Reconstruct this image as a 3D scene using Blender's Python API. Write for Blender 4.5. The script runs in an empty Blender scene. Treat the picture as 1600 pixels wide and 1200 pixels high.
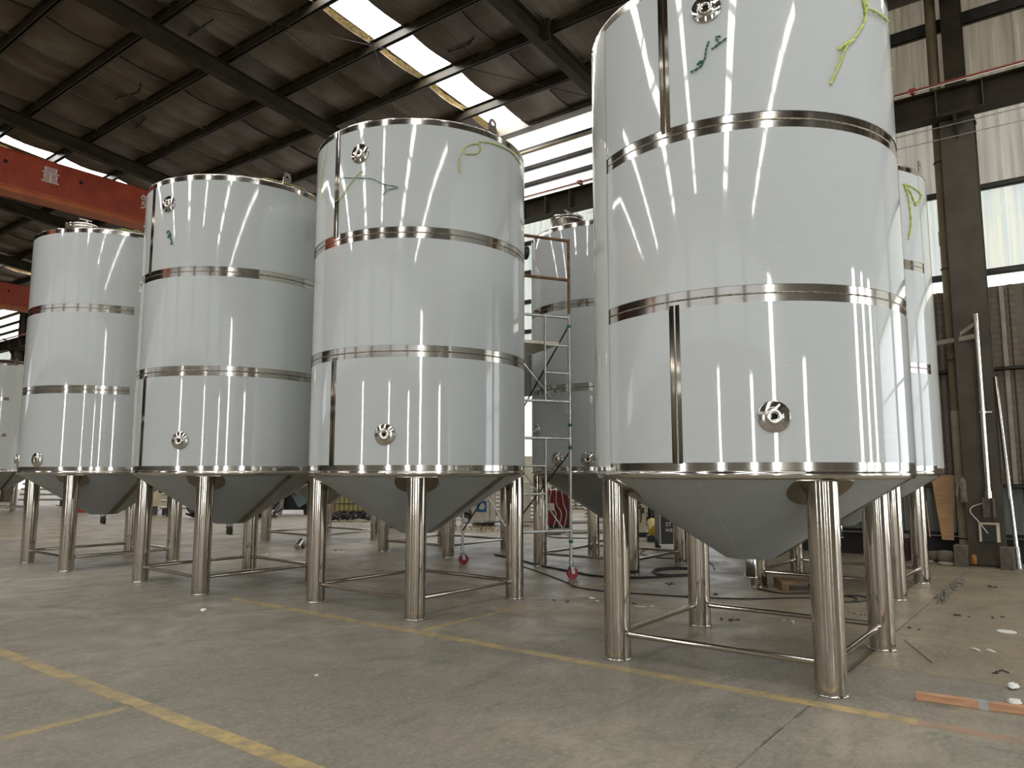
import bpy, bmesh, math, random
from mathutils import Vector, Matrix
random.seed(7)
PI = math.pi
D = math.radians
C = bpy.context.scene.collection
S = bpy.context.scene

# ------------------------------------------------------------------ camera, world, exposure
cam_d = bpy.data.cameras.new('camera')
cam_d.sensor_width = 36.0
cam_d.lens = 1169.24 / 1600 * 36
cam_d.clip_end = 300
cam = bpy.data.objects.new('camera', cam_d)
cam.location = (0, 0, 1.40)
cam.rotation_euler = (D(90 + 6.6016), 0, D(-52.7))
C.objects.link(cam)
S.camera = cam

SKYLIGHT = 9.0        # daylight through the roof lights
DOORLIGHT = 12.0       # daylight in gates behind the photographer, some added to light the tanks
SIDE_FILL = 1.7        # unseen glowing panel added to light the tanks' right sides
CLEREST = 0.35         # translucent sheets of the wall behind the photographer
w = bpy.data.worlds.new('sky')
S.world = w
w.use_nodes = True
w.node_tree.nodes['Background'].inputs[0].default_value = (0.93, 0.96, 1.0, 1)
w.node_tree.nodes['Background'].inputs[1].default_value = 0.85
S.view_settings.view_transform = 'Standard'
S.view_settings.look = 'None'
S.view_settings.gamma = 1
S.view_settings.use_curve_mapping = False
S.view_settings.exposure = 0.74
S.cycles.use_denoising = True
S.cycles.max_bounces = 7
S.cycles.diffuse_bounces = 4
S.cycles.glossy_bounces = 4
S.cycles.sample_clamp_indirect = 40.0
S.cycles.caustics_reflective = False
S.cycles.caustics_refractive = False


# ------------------------------------------------------------------ materials
def new_mat(name):
    m = bpy.data.materials.new(name)
    m.use_nodes = True
    nt = m.node_tree
    return m, nt, nt.nodes['Principled BSDF']


def plain(name, col, rough=0.5, metal=0.0, spec=0.5, coat=0.0, coat_r=0.05, alpha=1.0, emit=None, es=0.0):
    m, nt, p = new_mat(name)
    p.inputs['Base Color'].default_value = (*col, 1)
    p.inputs['Roughness'].default_value = rough
    p.inputs['Metallic'].default_value = metal
    p.inputs['Specular IOR Level'].default_value = spec
    p.inputs['Coat Weight'].default_value = coat
    p.inputs['Coat Roughness'].default_value = coat_r
    p.inputs['Alpha'].default_value = alpha
    if emit:
        p.inputs['Emission Color'].default_value = (*emit, 1)
        p.inputs['Emission Strength'].default_value = es
    return m


def ramp(nt, fac, stops):
    r = nt.nodes.new('ShaderNodeValToRGB')
    nt.links.new(fac, r.inputs[0])
    el = r.color_ramp.elements
    while len(el) < len(stops):
        el.new(0.5)
    for e, (p, c) in zip(el, stops):
        e.position = p
        e.color = (*c, 1) if len(c) == 3 else c
    return r.outputs[0]


def coords(nt, scale=(1, 1, 1), kind='Object', rot=(0, 0, 0)):
    t = nt.nodes.new('ShaderNodeTexCoord')
    mp = nt.nodes.new('ShaderNodeMapping')
    mp.inputs['Scale'].default_value = scale
    mp.inputs['Rotation'].default_value = rot
    nt.links.new(t.outputs[kind], mp.inputs[0])
    return mp.outputs[0]


def noise(nt, vec, scale, detail=4, rough=0.55, dist=0.0):
    n = nt.nodes.new('ShaderNodeTexNoise')
    n.inputs['Scale'].default_value = scale
    n.inputs['Detail'].default_value = detail
    n.inputs['Roughness'].default_value = rough
    n.inputs['Distortion'].default_value = dist
    nt.links.new(vec, n.inputs['Vector'])
    return n.outputs['Fac']


def mix(nt, fac, a, b, mode='MIX'):
    n = nt.nodes.new('ShaderNodeMix')
    n.data_type = 'RGBA'
    n.blend_type = mode
    for s, v in ((n.inputs[0], fac), (n.inputs[6], a), (n.inputs[7], b)):
        if hasattr(v, 'node'):
            nt.links.new(v, s)
        elif isinstance(v, (int, float)):
            s.default_value = v
        else:
            s.default_value = (*v, 1)
    return n.outputs[2]


def bump(nt, p, h, strength=0.3, dist=0.01):
    b = nt.nodes.new('ShaderNodeBump')
    b.inputs['Strength'].default_value = strength
    b.inputs['Distance'].default_value = dist
    nt.links.new(h, b.inputs['Height'])
    nt.links.new(b.outputs[0], p.inputs['Normal'])


def math_n(nt, op, a, b=None):
    n = nt.nodes.new('ShaderNodeMath')
    n.operation = op
    for i, v in enumerate((a, b)):
        if v is None:
            continue
        if hasattr(v, 'node'):
            nt.links.new(v, n.inputs[i])
        else:
            n.inputs[i].default_value = v
    return n.outputs[0]


def varied(name, c1, c2, scale=6, rough=0.6, metal=0.0, stretch=(1, 1, 1), bs=0.2, spec=0.5, coat=0.0, lo=0.35, hi=0.65):
    m, nt, p = new_mat(name)
    v = coords(nt, stretch)
    n = noise(nt, v, scale)
    nt.links.new(ramp(nt, n, [(lo, c1), (hi, c2)]), p.inputs['Base Color'])
    p.inputs['Roughness'].default_value = rough
    p.inputs['Metallic'].default_value = metal
    p.inputs['Specular IOR Level'].default_value = spec
    p.inputs['Coat Weight'].default_value = coat
    if bs:
        bump(nt, p, noise(nt, v, scale * 4), bs, 0.004)
    return m


def mat_film(name, base, base2, metal=0.0, coat=1.0, rough=0.55):
    m, nt, p = new_mat(name)
    v = coords(nt, (1.2, 1.2, 60))
    n = noise(nt, v, 3.0, 5, 0.6)
    v2 = coords(nt, (1, 1, 1))
    n2 = noise(nt, v2, 1.3, 2)
    c = ramp(nt, n, [(0.3, base), (0.7, base2)])
    c2 = mix(nt, math_n(nt, 'MULTIPLY', n2, 0.25), c, (base[0] * 0.9, base[1] * 0.93, base[2] * 0.95))
    nt.links.new(c2, p.inputs['Base Color'])
    p.inputs['Metallic'].default_value = metal
    p.inputs['Roughness'].default_value = rough
    p.inputs['Specular IOR Level'].default_value = 0.15
    p.inputs['Coat Weight'].default_value = coat
    p.inputs['Coat Roughness'].default_value = 0.045
    p.inputs['Coat IOR'].default_value = 1.65
    n3 = noise(nt, coords(nt, (1, 1, 0.35)), 5.0, 2, 0.5)
    b = nt.nodes.new('ShaderNodeBump')
    b.inputs['Strength'].default_value = 0.04
    b.inputs['Distance'].default_value = 0.01
    nt.links.new(n3, b.inputs['Height'])
    nt.links.new(b.outputs[0], p.inputs['Coat Normal'])
    return m


def mat_steel(name, base, rough, stretch=(1, 1, 40), var=0.12, bs=0.05):
    m, nt, p = new_mat(name)
    v = coords(nt, stretch)
    n = noise(nt, v, 6.0, 4)
    d = tuple(x * (1 - var) for x in base)
    nt.links.new(ramp(nt, n, [(0.3, d), (0.7, base)]), p.inputs['Base Color'])
    p.inputs['Metallic'].default_value = 1.0
    r = nt.nodes.new('ShaderNodeMapRange')
    r.inputs['To Min'].default_value = rough * 0.88
    r.inputs['To Max'].default_value = rough * 1.12
    nt.links.new(n, r.inputs['Value'])
    nt.links.new(r.outputs[0], p.inputs['Roughness'])
    if bs:
        bump(nt, p, n, bs, 0.002)
    return m


M = {}
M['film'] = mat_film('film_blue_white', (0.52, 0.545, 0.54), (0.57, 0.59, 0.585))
M['film_loose'] = mat_film('film_loose', (0.62, 0.64, 0.60), (0.70, 0.71, 0.68), coat=0.9, rough=0.3)
M['film_loose'].node_tree.nodes['Principled BSDF'].inputs['Alpha'].default_value = 0.82
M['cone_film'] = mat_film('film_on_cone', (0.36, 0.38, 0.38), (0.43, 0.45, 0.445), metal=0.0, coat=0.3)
M['steel'] = mat_steel('polished_steel', (0.66, 0.63, 0.58), 0.10)
M['steel_leg'] = mat_steel('brushed_steel_leg', (0.54, 0.495, 0.43), 0.085, (1, 1, 60), 0.05, 0.0)
M['steel_dull'] = mat_steel('dull_steel', (0.45, 0.42, 0.37), 0.35)
M['weld'] = varied('weld_bead', (0.12, 0.10, 0.075), (0.30, 0.26, 0.2), 40, 0.4, 0.9)
M['seam'] = mat_steel('seam_strip_steel', (0.36, 0.32, 0.26), 0.22)
M['black'] = plain('black_hole', (0.006, 0.006, 0.006), 0.8)
M['galv'] = varied('galvanised_tube', (0.42, 0.42, 0.40), (0.58, 0.58, 0.56), 10, 0.35, 0.8)
M['rusty_tube'] = varied('rusty_tube', (0.12, 0.055, 0.025), (0.26, 0.14, 0.06), 12, 0.6, 0.4)
M['green_tube'] = plain('green_paint', (0.02, 0.16, 0.07), 0.5)
M['beam'] = varied('beam_brown_paint', (0.026, 0.020, 0.011), (0.045, 0.036, 0.021), 3, 0.65, spec=0.2)
M['beam_light'] = varied('eave_beam_grey', (0.10, 0.09, 0.075), (0.17, 0.155, 0.13), 2.5, 0.6)
M['column'] = varied('column_brown_paint', (0.055, 0.043, 0.027), (0.08, 0.064, 0.042), 3, 0.65)
M['purlin'] = varied('purlin_steel', (0.020, 0.015, 0.008), (0.04, 0.032, 0.019), 4, 0.5, 0.0, spec=0.3)
M['crane_red'] = varied('crane_red_paint', (0.30, 0.038, 0.014), (0.42, 0.065, 0.022), 2.5, 0.5)
M['crane_orange'] = varied('crane_orange_flange', (0.40, 0.09, 0.025), (0.52, 0.13, 0.035), 3, 0.5)
M['rail_red'] = plain('conductor_rail_red', (0.30, 0.05, 0.035), 0.45)
M['white_paint'] = plain('white_lettering', (0.75, 0.72, 0.66), 0.6)
M['pvc'] = varied('tan_drain_pipe', (0.30, 0.255, 0.165), (0.40, 0.34, 0.23), 3, 0.55)
M['pvc_dark'] = varied('brown_drain_pipe', (0.15, 0.11, 0.055), (0.21, 0.16, 0.085), 3, 0.55)
M['ply'] = varied('plywood', (0.36, 0.20, 0.08), (0.46, 0.27, 0.12), 4, 0.6, stretch=(1, 1, 6))
M['timber'] = varied('timber', (0.40, 0.20, 0.11), (0.54, 0.30, 0.17), 6, 0.6, stretch=(1, 8, 8))
M['pallet'] = varied('pallet_wood', (0.14, 0.08, 0.035), (0.24, 0.14, 0.07), 8, 0.7)
M['twine'] = varied('yellow_green_twine', (0.36, 0.42, 0.06), (0.55, 0.60, 0.16), 60, 0.5)
M['green_twine'] = plain('dark_green_twine', (0.01, 0.11, 0.06), 0.5)
M['white_string'] = plain('white_string', (0.8, 0.78, 0.68), 0.5)
M['cable'] = plain('black_cable', (0.012, 0.012, 0.012), 0.5)
M['rubber_red'] = plain('red_wheel', (0.28, 0.012, 0.02), 0.4)
M['red_cab'] = varied('dark_red_paint', (0.12, 0.01, 0.012), (0.17, 0.016, 0.018), 3, 0.45)
M['cream'] = varied('cream_paint', (0.55, 0.46, 0.31), (0.66, 0.57, 0.41), 3, 0.5)
M['white_cab'] = varied('off_white_paint', (0.50, 0.46, 0.36), (0.62, 0.58, 0.47), 4, 0.5)
M['plate'] = varied('stacked_plate', (0.34, 0.29, 0.2), (0.55, 0.5, 0.4), 6, 0.4, 0.4)
M['blue'] = plain('sign_blue', (0.02, 0.10, 0.25), 0.5)
M['sign_yellow'] = varied('sign_yellow', (0.55, 0.50, 0.30), (0.30, 0.42, 0.40), 25, 0.5)
M['yellow'] = plain('yellow_plastic', (0.55, 0.36, 0.02), 0.45)
M['ibc'] = plain('ibc_yellow_plastic', (0.42, 0.38, 0.14), 0.4)
M['black_paint'] = plain('black_paint', (0.018, 0.018, 0.017), 0.45)
M['green_mach'] = plain('green_machine', (0.01, 0.12, 0.06), 0.5)
M['bluegrey'] = plain('blue_grey_machine', (0.10, 0.16, 0.17), 0.5)
M['orange'] = plain('orange_bottle', (0.42, 0.16, 0.02), 0.4)
M['scrap'] = varied('rusty_swarf', (0.16, 0.10, 0.04), (0.40, 0.28, 0.12), 30, 0.7)
M['debris_dark'] = plain('dark_offcut', (0.03, 0.025, 0.02), 0.6)
M['debris_white'] = plain('white_plastic_scrap', (0.72, 0.72, 0.68), 0.5)
M['box_grey'] = varied('kerb_block', (0.09, 0.07, 0.055), (0.15, 0.12, 0.09), 10, 0.8)
M['sack'] = varied('grey_sack', (0.13, 0.115, 0.085), (0.21, 0.19, 0.15), 14, 0.85)
M['crate'] = plain('maroon_crate', (0.07, 0.015, 0.018), 0.5)
M['kerb'] = plain('near_black_matt', (0.02, 0.018, 0.015), 0.8)


def mat_concrete(name='concrete_floor', tint=(1, 1, 1)):
    m, nt, p = new_mat(name)
    v = coords(nt, (1, 1, 1))
    big = noise(nt, v, 0.35, 5, 0.6, 0.4)
    mid = noise(nt, v, 1.6, 8, 0.65, 0.8)
    vs = coords(nt, (0.7, 2.4, 1), rot=(0, 0, 0.5))
    smear = noise(nt, vs, 1.1, 6, 0.7, 1.2)
    fine = noise(nt, v, 30, 6, 0.7)
    base = ramp(nt, big, [(0.35, (0.19, 0.162, 0.126)), (0.5, (0.25, 0.212, 0.163)), (0.68, (0.33, 0.28, 0.21))])
    c = mix(nt, ramp(nt, mid, [(0.35, (0, 0, 0)), (0.72, (1, 1, 1))]), base, (0.165, 0.145, 0.115))
    c = mix(nt, ramp(nt, smear, [(0.52, (0, 0, 0)), (0.74, (0.8, 0.8, 0.8))]), c, (0.10, 0.092, 0.072))
    c = mix(nt, ramp(nt, noise(nt, v, 2.7, 3, 0.5, 1.5), [(0.62, (0, 0, 0)), (0.72, (0.6, 0.6, 0.6))]), c, (0.115, 0.128, 0.10))
    c = mix(nt, ramp(nt, fine, [(0.48, (0, 0, 0)), (0.72, (0.55, 0.55, 0.55))]), c, (0.37, 0.34, 0.28))
    c = mix(nt, ramp(nt, noise(nt, coords(nt, (1, 3, 1), rot=(0, 0, -0.4)), 7, 8, 0.75), [(0.52, (0, 0, 0)), (0.70, (0.6, 0.6, 0.6))]), c, (0.11, 0.10, 0.08))
    c = mix(nt, 1.0, c, tint, 'MULTIPLY')
    nt.links.new(c, p.inputs['Base Color'])
    r = ramp(nt, mid, [(0.3, (0.34,) * 3), (0.7, (0.62,) * 3)])
    nt.links.new(r, p.inputs['Roughness'])
    p.inputs['Specular IOR Level'].default_value = 0.4
    bump(nt, p, mix(nt, 0.5, fine, mid), 0.25, 0.006)
    return m


def mat_paint_line(name, col):
    m, nt, p = new_mat(name)
    v = coords(nt, (1, 1, 1))
    n = noise(nt, v, 5, 8, 0.75)
    n2 = noise(nt, v, 1.0, 3)
    f = ramp(nt, n, [(0.42, (0, 0, 0)), (0.62, (0.9, 0.9, 0.9))])
    f2 = ramp(nt, n2, [(0.35, (0.1, 0.1, 0.1)), (0.6, (0.8, 0.8, 0.8))])
    c = mix(nt, f, col, (0.22, 0.18, 0.12))
    c = mix(nt, math_n(nt, 'MULTIPLY', f2, 0.5), c, (0.2, 0.175, 0.13))
    nt.links.new(c, p.inputs['Base Color'])
    p.inputs['Roughness'].default_value = 0.5
    return m


def mat_insulation():
    m, nt, p = new_mat('foil_insulation')
    v = coords(nt, (1, 1, 1))
    n = noise(nt, v, 0.55, 5, 0.6, 0.6)
    n2 = noise(nt, coords(nt, (0.6, 3.0, 1)), 1.6, 4, 0.6)
    n3 = noise(nt, v, 0.9, 3, 0.5)
    c = ramp(nt, n, [(0.3, (0.075, 0.050, 0.028)), (0.48, (0.14, 0.105, 0.068)), (0.68, (0.215, 0.19, 0.14))])
    c = mix(nt, ramp(nt, n2, [(0.45, (0, 0, 0)), (0.75, (0.6, 0.6, 0.6))]), c, (0.055, 0.038, 0.022))
    c = mix(nt, ramp(nt, n3, [(0.66, (0, 0, 0)), (0.72, (0.45, 0.45, 0.45))]), c, (0.16, 0.075, 0.03))
    # wire netting: fine square mesh under the foil
    sep = nt.nodes.new('ShaderNodeSeparateXYZ')
    nt.links.new(v, sep.inputs[0])
    lines = []
    for ax in (0, 1):
        s = math_n(nt, 'PINGPONG', sep.outputs[ax], 0.032)
        lines.append(math_n(nt, 'LESS_THAN', s, 0.006))
    g = math_n(nt, 'MAXIMUM', lines[0], lines[1])
    c = mix(nt, math_n(nt, 'MULTIPLY', g, 0.55), c, (0.03, 0.025, 0.018))
    nt.links.new(c, p.inputs['Base Color'])
    p.inputs['Metallic'].default_value = 0.1
    p.inputs['Roughness'].default_value = 0.5
    bump(nt, p, noise(nt, v, 9, 3), 0.35, 0.02)
    return m


def mat_daylight(name, col, strength, streak=0.25, col2=None, sc=(1, 7, 0.35)):
    """Translucent sheet with daylight behind it: glows, with dirt streaks of its own."""
    m, nt, p = new_mat(name)
    v = coords(nt, sc)
    n = noise(nt, v, 1.6, 5, 0.6)
    col2 = col2 or tuple(x * (1 - streak) for x in col)
    c = ramp(nt, n, [(0.35, col2), (0.65, col)])
    nt.links.new(c, p.inputs['Emission Color'])
    p.inputs['Emission Strength'].default_value = strength
    p.inputs['Base Color'].default_value = (*[x * 0.3 for x in col], 1)
    p.inputs['Roughness'].default_value = 0.5
    return m


def mat_dirty_shadow_sheet():
    m, nt, p = new_mat('brown_dirty_shadow_sheet')
    v = coords(nt, (1, 1, 1))
    b = nt.nodes.new('ShaderNodeTexBrick')  # brick pattern paints in shadows showing through the dirty sheet
    mp = nt.nodes.new('ShaderNodeMapping')
    mp.inputs['Rotation'].default_value = (0, D(90), 0)
    nt.links.new(v, mp.inputs[0])
    sep = nt.nodes.new('ShaderNodeSeparateXYZ')
    nt.links.new(v, sep.inputs[0])
    cb = nt.nodes.new('ShaderNodeCombineXYZ')
    nt.links.new(sep.outputs[1], cb.inputs[0])
    nt.links.new(sep.outputs[2], cb.inputs[1])
    nt.links.new(cb.outputs[0], b.inputs['Vector'])
    b.inputs['Scale'].default_value = 2.6
    b.inputs['Color1'].default_value = (0.17, 0.125, 0.08, 1)
    b.inputs['Color2'].default_value = (0.13, 0.095, 0.06, 1)
    b.inputs['Mortar'].default_value = (0.07, 0.05, 0.033, 1)
    b.inputs['Mortar Size'].default_value = 0.035
    b.inputs['Mortar Smooth'].default_value = 1.0
    n = noise(nt, coords(nt, (1, 3, 0.5)), 1.5, 5)
    c = mix(nt, ramp(nt, n, [(0.35, (0, 0, 0)), (0.65, (0.8, 0.8, 0.8))]), b.outputs['Color'], (0.16, 0.14, 0.11))
    nt.links.new(c, p.inputs['Base Color'])
    p.inputs['Roughness'].default_value = 0.6
    return m


M['concrete'] = mat_concrete(tint=(1.07, 1.10, 1.09))
M['concrete_tan'] = mat_concrete('tan_concrete_floor', (1.20, 1.15, 1.01))
M['line_yellow'] = mat_paint_line('worn_yellow_paint', (0.50, 0.36, 0.14))
M['line_red'] = mat_paint_line('worn_red_paint', (0.42, 0.24, 0.16))
M['insul'] = mat_insulation()
M['skylight'] = plain('skylight_sheet', (0.8, 0.8, 0.78), 0.5, emit=(1.0, 0.99, 0.96), es=SKYLIGHT)
M['torn'] = varied('torn_yellow_insulation', (0.45, 0.30, 0.09), (0.75, 0.60, 0.28), 18, 0.9)
M['day_door'] = plain('glow_panel', (0.5, 0.5, 0.5), 0.9, emit=(0.95, 0.98, 1.0), es=DOORLIGHT)
M['fill_side'] = plain('side_fill_glow', (0.5, 0.5, 0.5), 0.9, emit=(0.90, 0.95, 1.0), es=SIDE_FILL)
M['day_clere'] = mat_daylight('translucent_sheet_behind', (0.95, 0.97, 1.0), CLEREST)
M['win_bright'] = mat_daylight('window_sheet_bright', (0.97, 0.95, 0.78), 0.46, col2=(0.62, 0.74, 0.78))
M['win_gap'] = mat_daylight('window_sheet_clear', (1.0, 0.97, 0.84), 1.35, 0.1)
M['win_mid'] = mat_daylight('window_sheet_weathered', (0.62, 0.58, 0.49), 0.38, 0.4)
M['win_top'] = mat_daylight('window_sheet_stained', (0.44, 0.38, 0.28), 0.27, 0.45)
M['win_far'] = mat_daylight('window_sheet_pinkish', (1.0, 0.95, 0.90), 0.85, 0.3)
M['dirty_shadowed'] = mat_dirty_shadow_sheet()
M['rib_sheet'] = varied('grey_green_wall_sheet', (0.11, 0.12, 0.105), (0.17, 0.18, 0.16), 3, 0.6, stretch=(1, 3, 0.5))
M['rib'] = varied('pale_rib', (0.26, 0.22, 0.17), (0.36, 0.31, 0.25), 5, 0.6)
M['girt'] = varied('girt_steel', (0.018, 0.015, 0.010), (0.04, 0.034, 0.024), 4, 0.5)
M['wall_beige'] = varied('yard_wall_render', (0.30, 0.26, 0.19), (0.42, 0.37, 0.28), 1.0, 0.8)
M['wall_plain'] = varied('inner_wall', (0.20, 0.19, 0.165), (0.27, 0.255, 0.225), 1.0, 0.8)


# ------------------------------------------------------------------ mesh helpers
class MB:
    def __init__(s):
        s.v, s.f, s.sm = [], [], []

    def add(s, vs, fs, smooth=False):
        o = len(s.v)
        s.v += [tuple(v) for v in vs]
        s.f += [tuple(i + o for i in f) for f in fs]
        s.sm += [smooth] * len(fs)
        return s

    def box(s, x0, x1, y0, y1, z0, z1):
        v = [(x, y, z) for z in (z0, z1) for (x, y) in ((x0, y0), (x1, y0), (x1, y1), (x0, y1))]
        return s.add(v, [(3, 2, 1, 0), (4, 5, 6, 7), (0, 1, 5, 4), (1, 2, 6, 5), (2, 3, 7, 6), (3, 0, 4, 7)])

    def beam(s, p, q, w, h, up=(0, 0, 1)):
        """box of width w and height h from p to q"""
        p, q = Vector(p), Vector(q)
        t = (q - p).normalized()
        u = Vector(up)
        side = t.cross(u).normalized()
        u = side.cross(t).normalized()
        v = []
        for c in (p, q):
            for a, b in ((-1, -1), (1, -1), (1, 1), (-1, 1)):
                v.append(c + side * (a * w / 2) + u * (b * h / 2))
        return s.add(v, [(0, 1, 2, 3), (7, 6, 5, 4), (0, 4, 5, 1), (1, 5, 6, 2), (2, 6, 7, 3), (3, 7, 4, 0)])

    def tube(s, p, q, r, n=12, r2=None, caps=True):
        p, q = Vector(p), Vector(q)
        r2 = r if r2 is None else r2
        t = (q - p).normalized()
        a = t.orthogonal().normalized()
        b = t.cross(a)
        v = []
        for c, rr in ((p, r), (q, r2)):
            for i in range(n):
                an = 2 * PI * i / n
                v.append(c + a * (math.cos(an) * rr) + b * (math.sin(an) * rr))
        s.add(v, [(i, (i + 1) % n, n + (i + 1) % n, n + i) for i in range(n)], True)
        if caps:
            s.add(v, [tuple(range(n - 1, -1, -1)), tuple(range(n, 2 * n))])
        return s

    def path(s, pts, r, n=6, sub=4, twist=0.0):
        pts = [Vector(p) for p in pts]
        if sub > 1 and len(pts) > 2:
            out = []
            for i in range(len(pts) - 1):
                p0 = pts[max(i - 1, 0)]
                p1, p2 = pts[i], pts[i + 1]
                p3 = pts[min(i + 2, len(pts) - 1)]
                for k in range(sub):
                    t = k / sub
                    out.append(0.5 * ((2 * p1) + (p2 - p0) * t + (2 * p0 - 5 * p1 + 4 * p2 - p3) * t * t + (-p0 + 3 * p1 - 3 * p2 + p3) * t ** 3))
            out.append(pts[-1])
            pts = out
        v = []
        prev = None
        for i, c in enumerate(pts):
            t = (pts[min(i + 1, len(pts) - 1)] - pts[max(i - 1, 0)])
            t = t.normalized() if t.length > 1e-9 else Vector((0, 0, 1))
            a = t.orthogonal() if prev is None else (prev - t * prev.dot(t))
            a = a.normalized() if a.length > 1e-6 else t.orthogonal().normalized()
            prev = a
            b = t.cross(a)
            rr = r * (1 + twist * math.sin(i * 2.1))
            for k in range(n):
                an = 2 * PI * k / n
                v.append(c + a * (math.cos(an) * rr) + b * (math.sin(an) * rr))
        m = len(pts)
        fs = [(i * n + k, i * n + (k + 1) % n, (i + 1) * n + (k + 1) % n, (i + 1) * n + k) for i in range(m - 1) for k in range(n)]
        s.add(v, fs, True)
        s.add(v, [tuple(range(n - 1, -1, -1)), tuple(range((m - 1) * n, m * n))])
        return s

    def lathe(s, prof, n=48, axis='z', smooth=True, a0=0.0, a1=2 * PI):
        """prof: (radius, height) list; closed all round unless a0/a1 given"""
        full = abs(a1 - a0 - 2 * PI) < 1e-6
        cols = n if full else n + 1
        v = []
        for (r, h) in prof:
            for i in range(cols):
                an = a0 + (a1 - a0) * i / n
                x, y = r * math.cos(an), r * math.sin(an)
                v.append((x, y, h) if axis == 'z' else (h, x, y))
        m = len(prof)
        fs = []
        for j in range(m - 1):
            for i in range(n):
                i2 = (i + 1) % cols
                fs.append((j * cols + i, j * cols + i2, (j + 1) * cols + i2, (j + 1) * cols + i))
        return s.add(v, fs, smooth)

    def mesh(s, name, mat, sharp=None):
        me = bpy.data.meshes.new(name)
        me.from_pydata(s.v, [], s.f)
        me.polygons.foreach_set('use_smooth', s.sm)
        me.materials.append(mat)
        me.validate()
        me.update()
        return me


def link(name, me, parent=None, loc=(0, 0, 0), rot=(0, 0, 0), **props):
    o = bpy.data.objects.new(name, me)
    C.objects.link(o)
    o.location = loc
    o.rotation_euler = rot
    if parent:
        o.parent = parent
    for k, v in props.items():
        o[k] = v
    return o


def obj(name, mb, mat, parent=None, loc=(0, 0, 0), rot=(0, 0, 0), bevel=0.0, **props):
    o = link(name, mb.mesh(name, mat), parent, loc, rot, **props)
    if bevel:
        b = o.modifiers.new('bevel', 'BEVEL')
        b.width = bevel
        b.segments = 2
        b.limit_method = 'ANGLE'
    return o


def lettering(text, size, ext, mat, parent, loc, rot):
    cu = bpy.data.curves.new('lettering', 'FONT')
    cu.body = text
    cu.size = size
    cu.extrude = ext
    cu.align_x = 'CENTER'
    tmp = bpy.data.objects.new('lettering', cu)
    C.objects.link(tmp)
    bpy.context.view_layer.update()
    me = bpy.data.meshes.new_from_object(tmp.evaluated_get(bpy.context.evaluated_depsgraph_get()))
    bpy.data.objects.remove(tmp)
    me.materials.clear()
    me.materials.append(mat)
    return link('lettering', me, parent, loc, rot)


def thing(name, label, cat, loc=(0, 0, 0), rotz=0.0, group=None):
    o = bpy.data.objects.new(name, None)
    C.objects.link(o)
    o.location = loc
    o.rotation_euler = (0, 0, rotz)
    o['label'] = label
    o['category'] = cat
    if group:
        o['group'] = group
    return o


def tag(o, label, cat, group=None):
    o['label'] = label
    o['category'] = cat
    if group:
        o['group'] = group
    return o


# ------------------------------------------------------------------ the hall: x across to the window wall, y along the hall
Y0, Y1 = -14.0, 64.0
XL, XR, XRIDGE = -12.0, 13.9, 1.0
BAY0, BAY = 1.25, 6.3
COLS = [BAY0 + BAY * k for k in range(-2, 10)]


def roof_z(x):
    return 10.96 - 0.1 * x if x >= XRIDGE else 10.86 - 0.1 * (XRIDGE - x)


# floor: cast slabs with recessed joints
floor = obj('floor', MB().box(XL - 0.3, 46, Y0 - 0.3, Y1 + 0.3, -0.3, -0.03), M['kerb'])
floor['kind'] = 'structure'
xs = [-12.3, -6, 0, 6.0, 12.0, 18, 24, 30, 38, 46]
ys = [-14.3, -8.0, -4.9, 1.42, 7.7, 14.0, 20.3, 26.6, 32.9, 39.2, 45.5, 55, 64.3]
for i in range(len(xs) - 1):
    for j in range(len(ys) - 1):
        g = 0.0035
        mb = MB().box(xs[i] + g, xs[i + 1] - g, ys[j] + g, ys[j + 1] - g, -0.12, 0)
        obj('concrete_slab', mb, M['concrete' if xs[i] < 5.9 else 'concrete_tan'], floor)  # slabs beyond the joint get a warmer tan tint
# painted lines
LW = 0.055


def pline(x0, x1, y0, y1, m):
    obj('painted_line', MB().box(x0, x1, y0, y1, 0.0, 0.0012), M[m], floor)


pline(4.86 - LW, 4.86 + LW, 0.85, 7.6, 'line_yellow')
pline(4.86 - LW, 4.86 + LW, -2.5, 0.85, 'line_red')
pline(2.38 - LW, 2.38 + LW, -6, 14.0, 'line_yellow')
pline(0.2, 2.33, 4.60, 4.67, 'line_yellow')
pline(4.91, 6.6, 4.72, 4.79, 'line_yellow')
pline(7.35, 8.4, 4.86, 4.93, 'line_yellow')
pline(3.2, 5.6, 14.3, 14.38, 'line_yellow')
v, fs = [], []
for k in range(60):
    x = 1.0 + 4.2 * k / 59
    yy = 1.42 + .012 * math.sin(5 * x) + random.uniform(-.006, .006)
    hw = random.uniform(.003, .009)
    v += [(x, yy - hw, .0008), (x, yy + hw, .0008)]
    if k:
        fs.append((2 * k - 2, 2 * k, 2 * k + 1, 2 * k - 1))
obj('joint_filler', MB().add(v, fs), M['sack'], floor)
# broken-out joint full of rubble
mb = MB()
for k in range(46):
    t = k / 45
    x = 9.2 + (11.4 - 9.2) * t + random.uniform(-0.03, 0.03)
    y = 1.36 + random.uniform(-0.06, 0.06)
    s_ = random.uniform(0.015, 0.045)
    mb.beam((x - s_, y, 0.008), (x + s_, y + random.uniform(-.03, .03), 0.014), s_, s_ * 0.6)
tag(obj('joint_rubble', mb, M['sack']), 'broken concrete crumbs lying in the open floor joint near the window wall', 'rubble')['kind'] = 'stuff'

# ceiling: outer deck, with the roof lights left open
SKY = [-13.75, -1.6, 10.38, 22.5, 34.5, 46.5, 58.5]
SW = 0.48
ceiling = thing('ceiling', '', '')
del ceiling['label'], ceiling['category']
ceiling['kind'] = 'structure'


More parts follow.
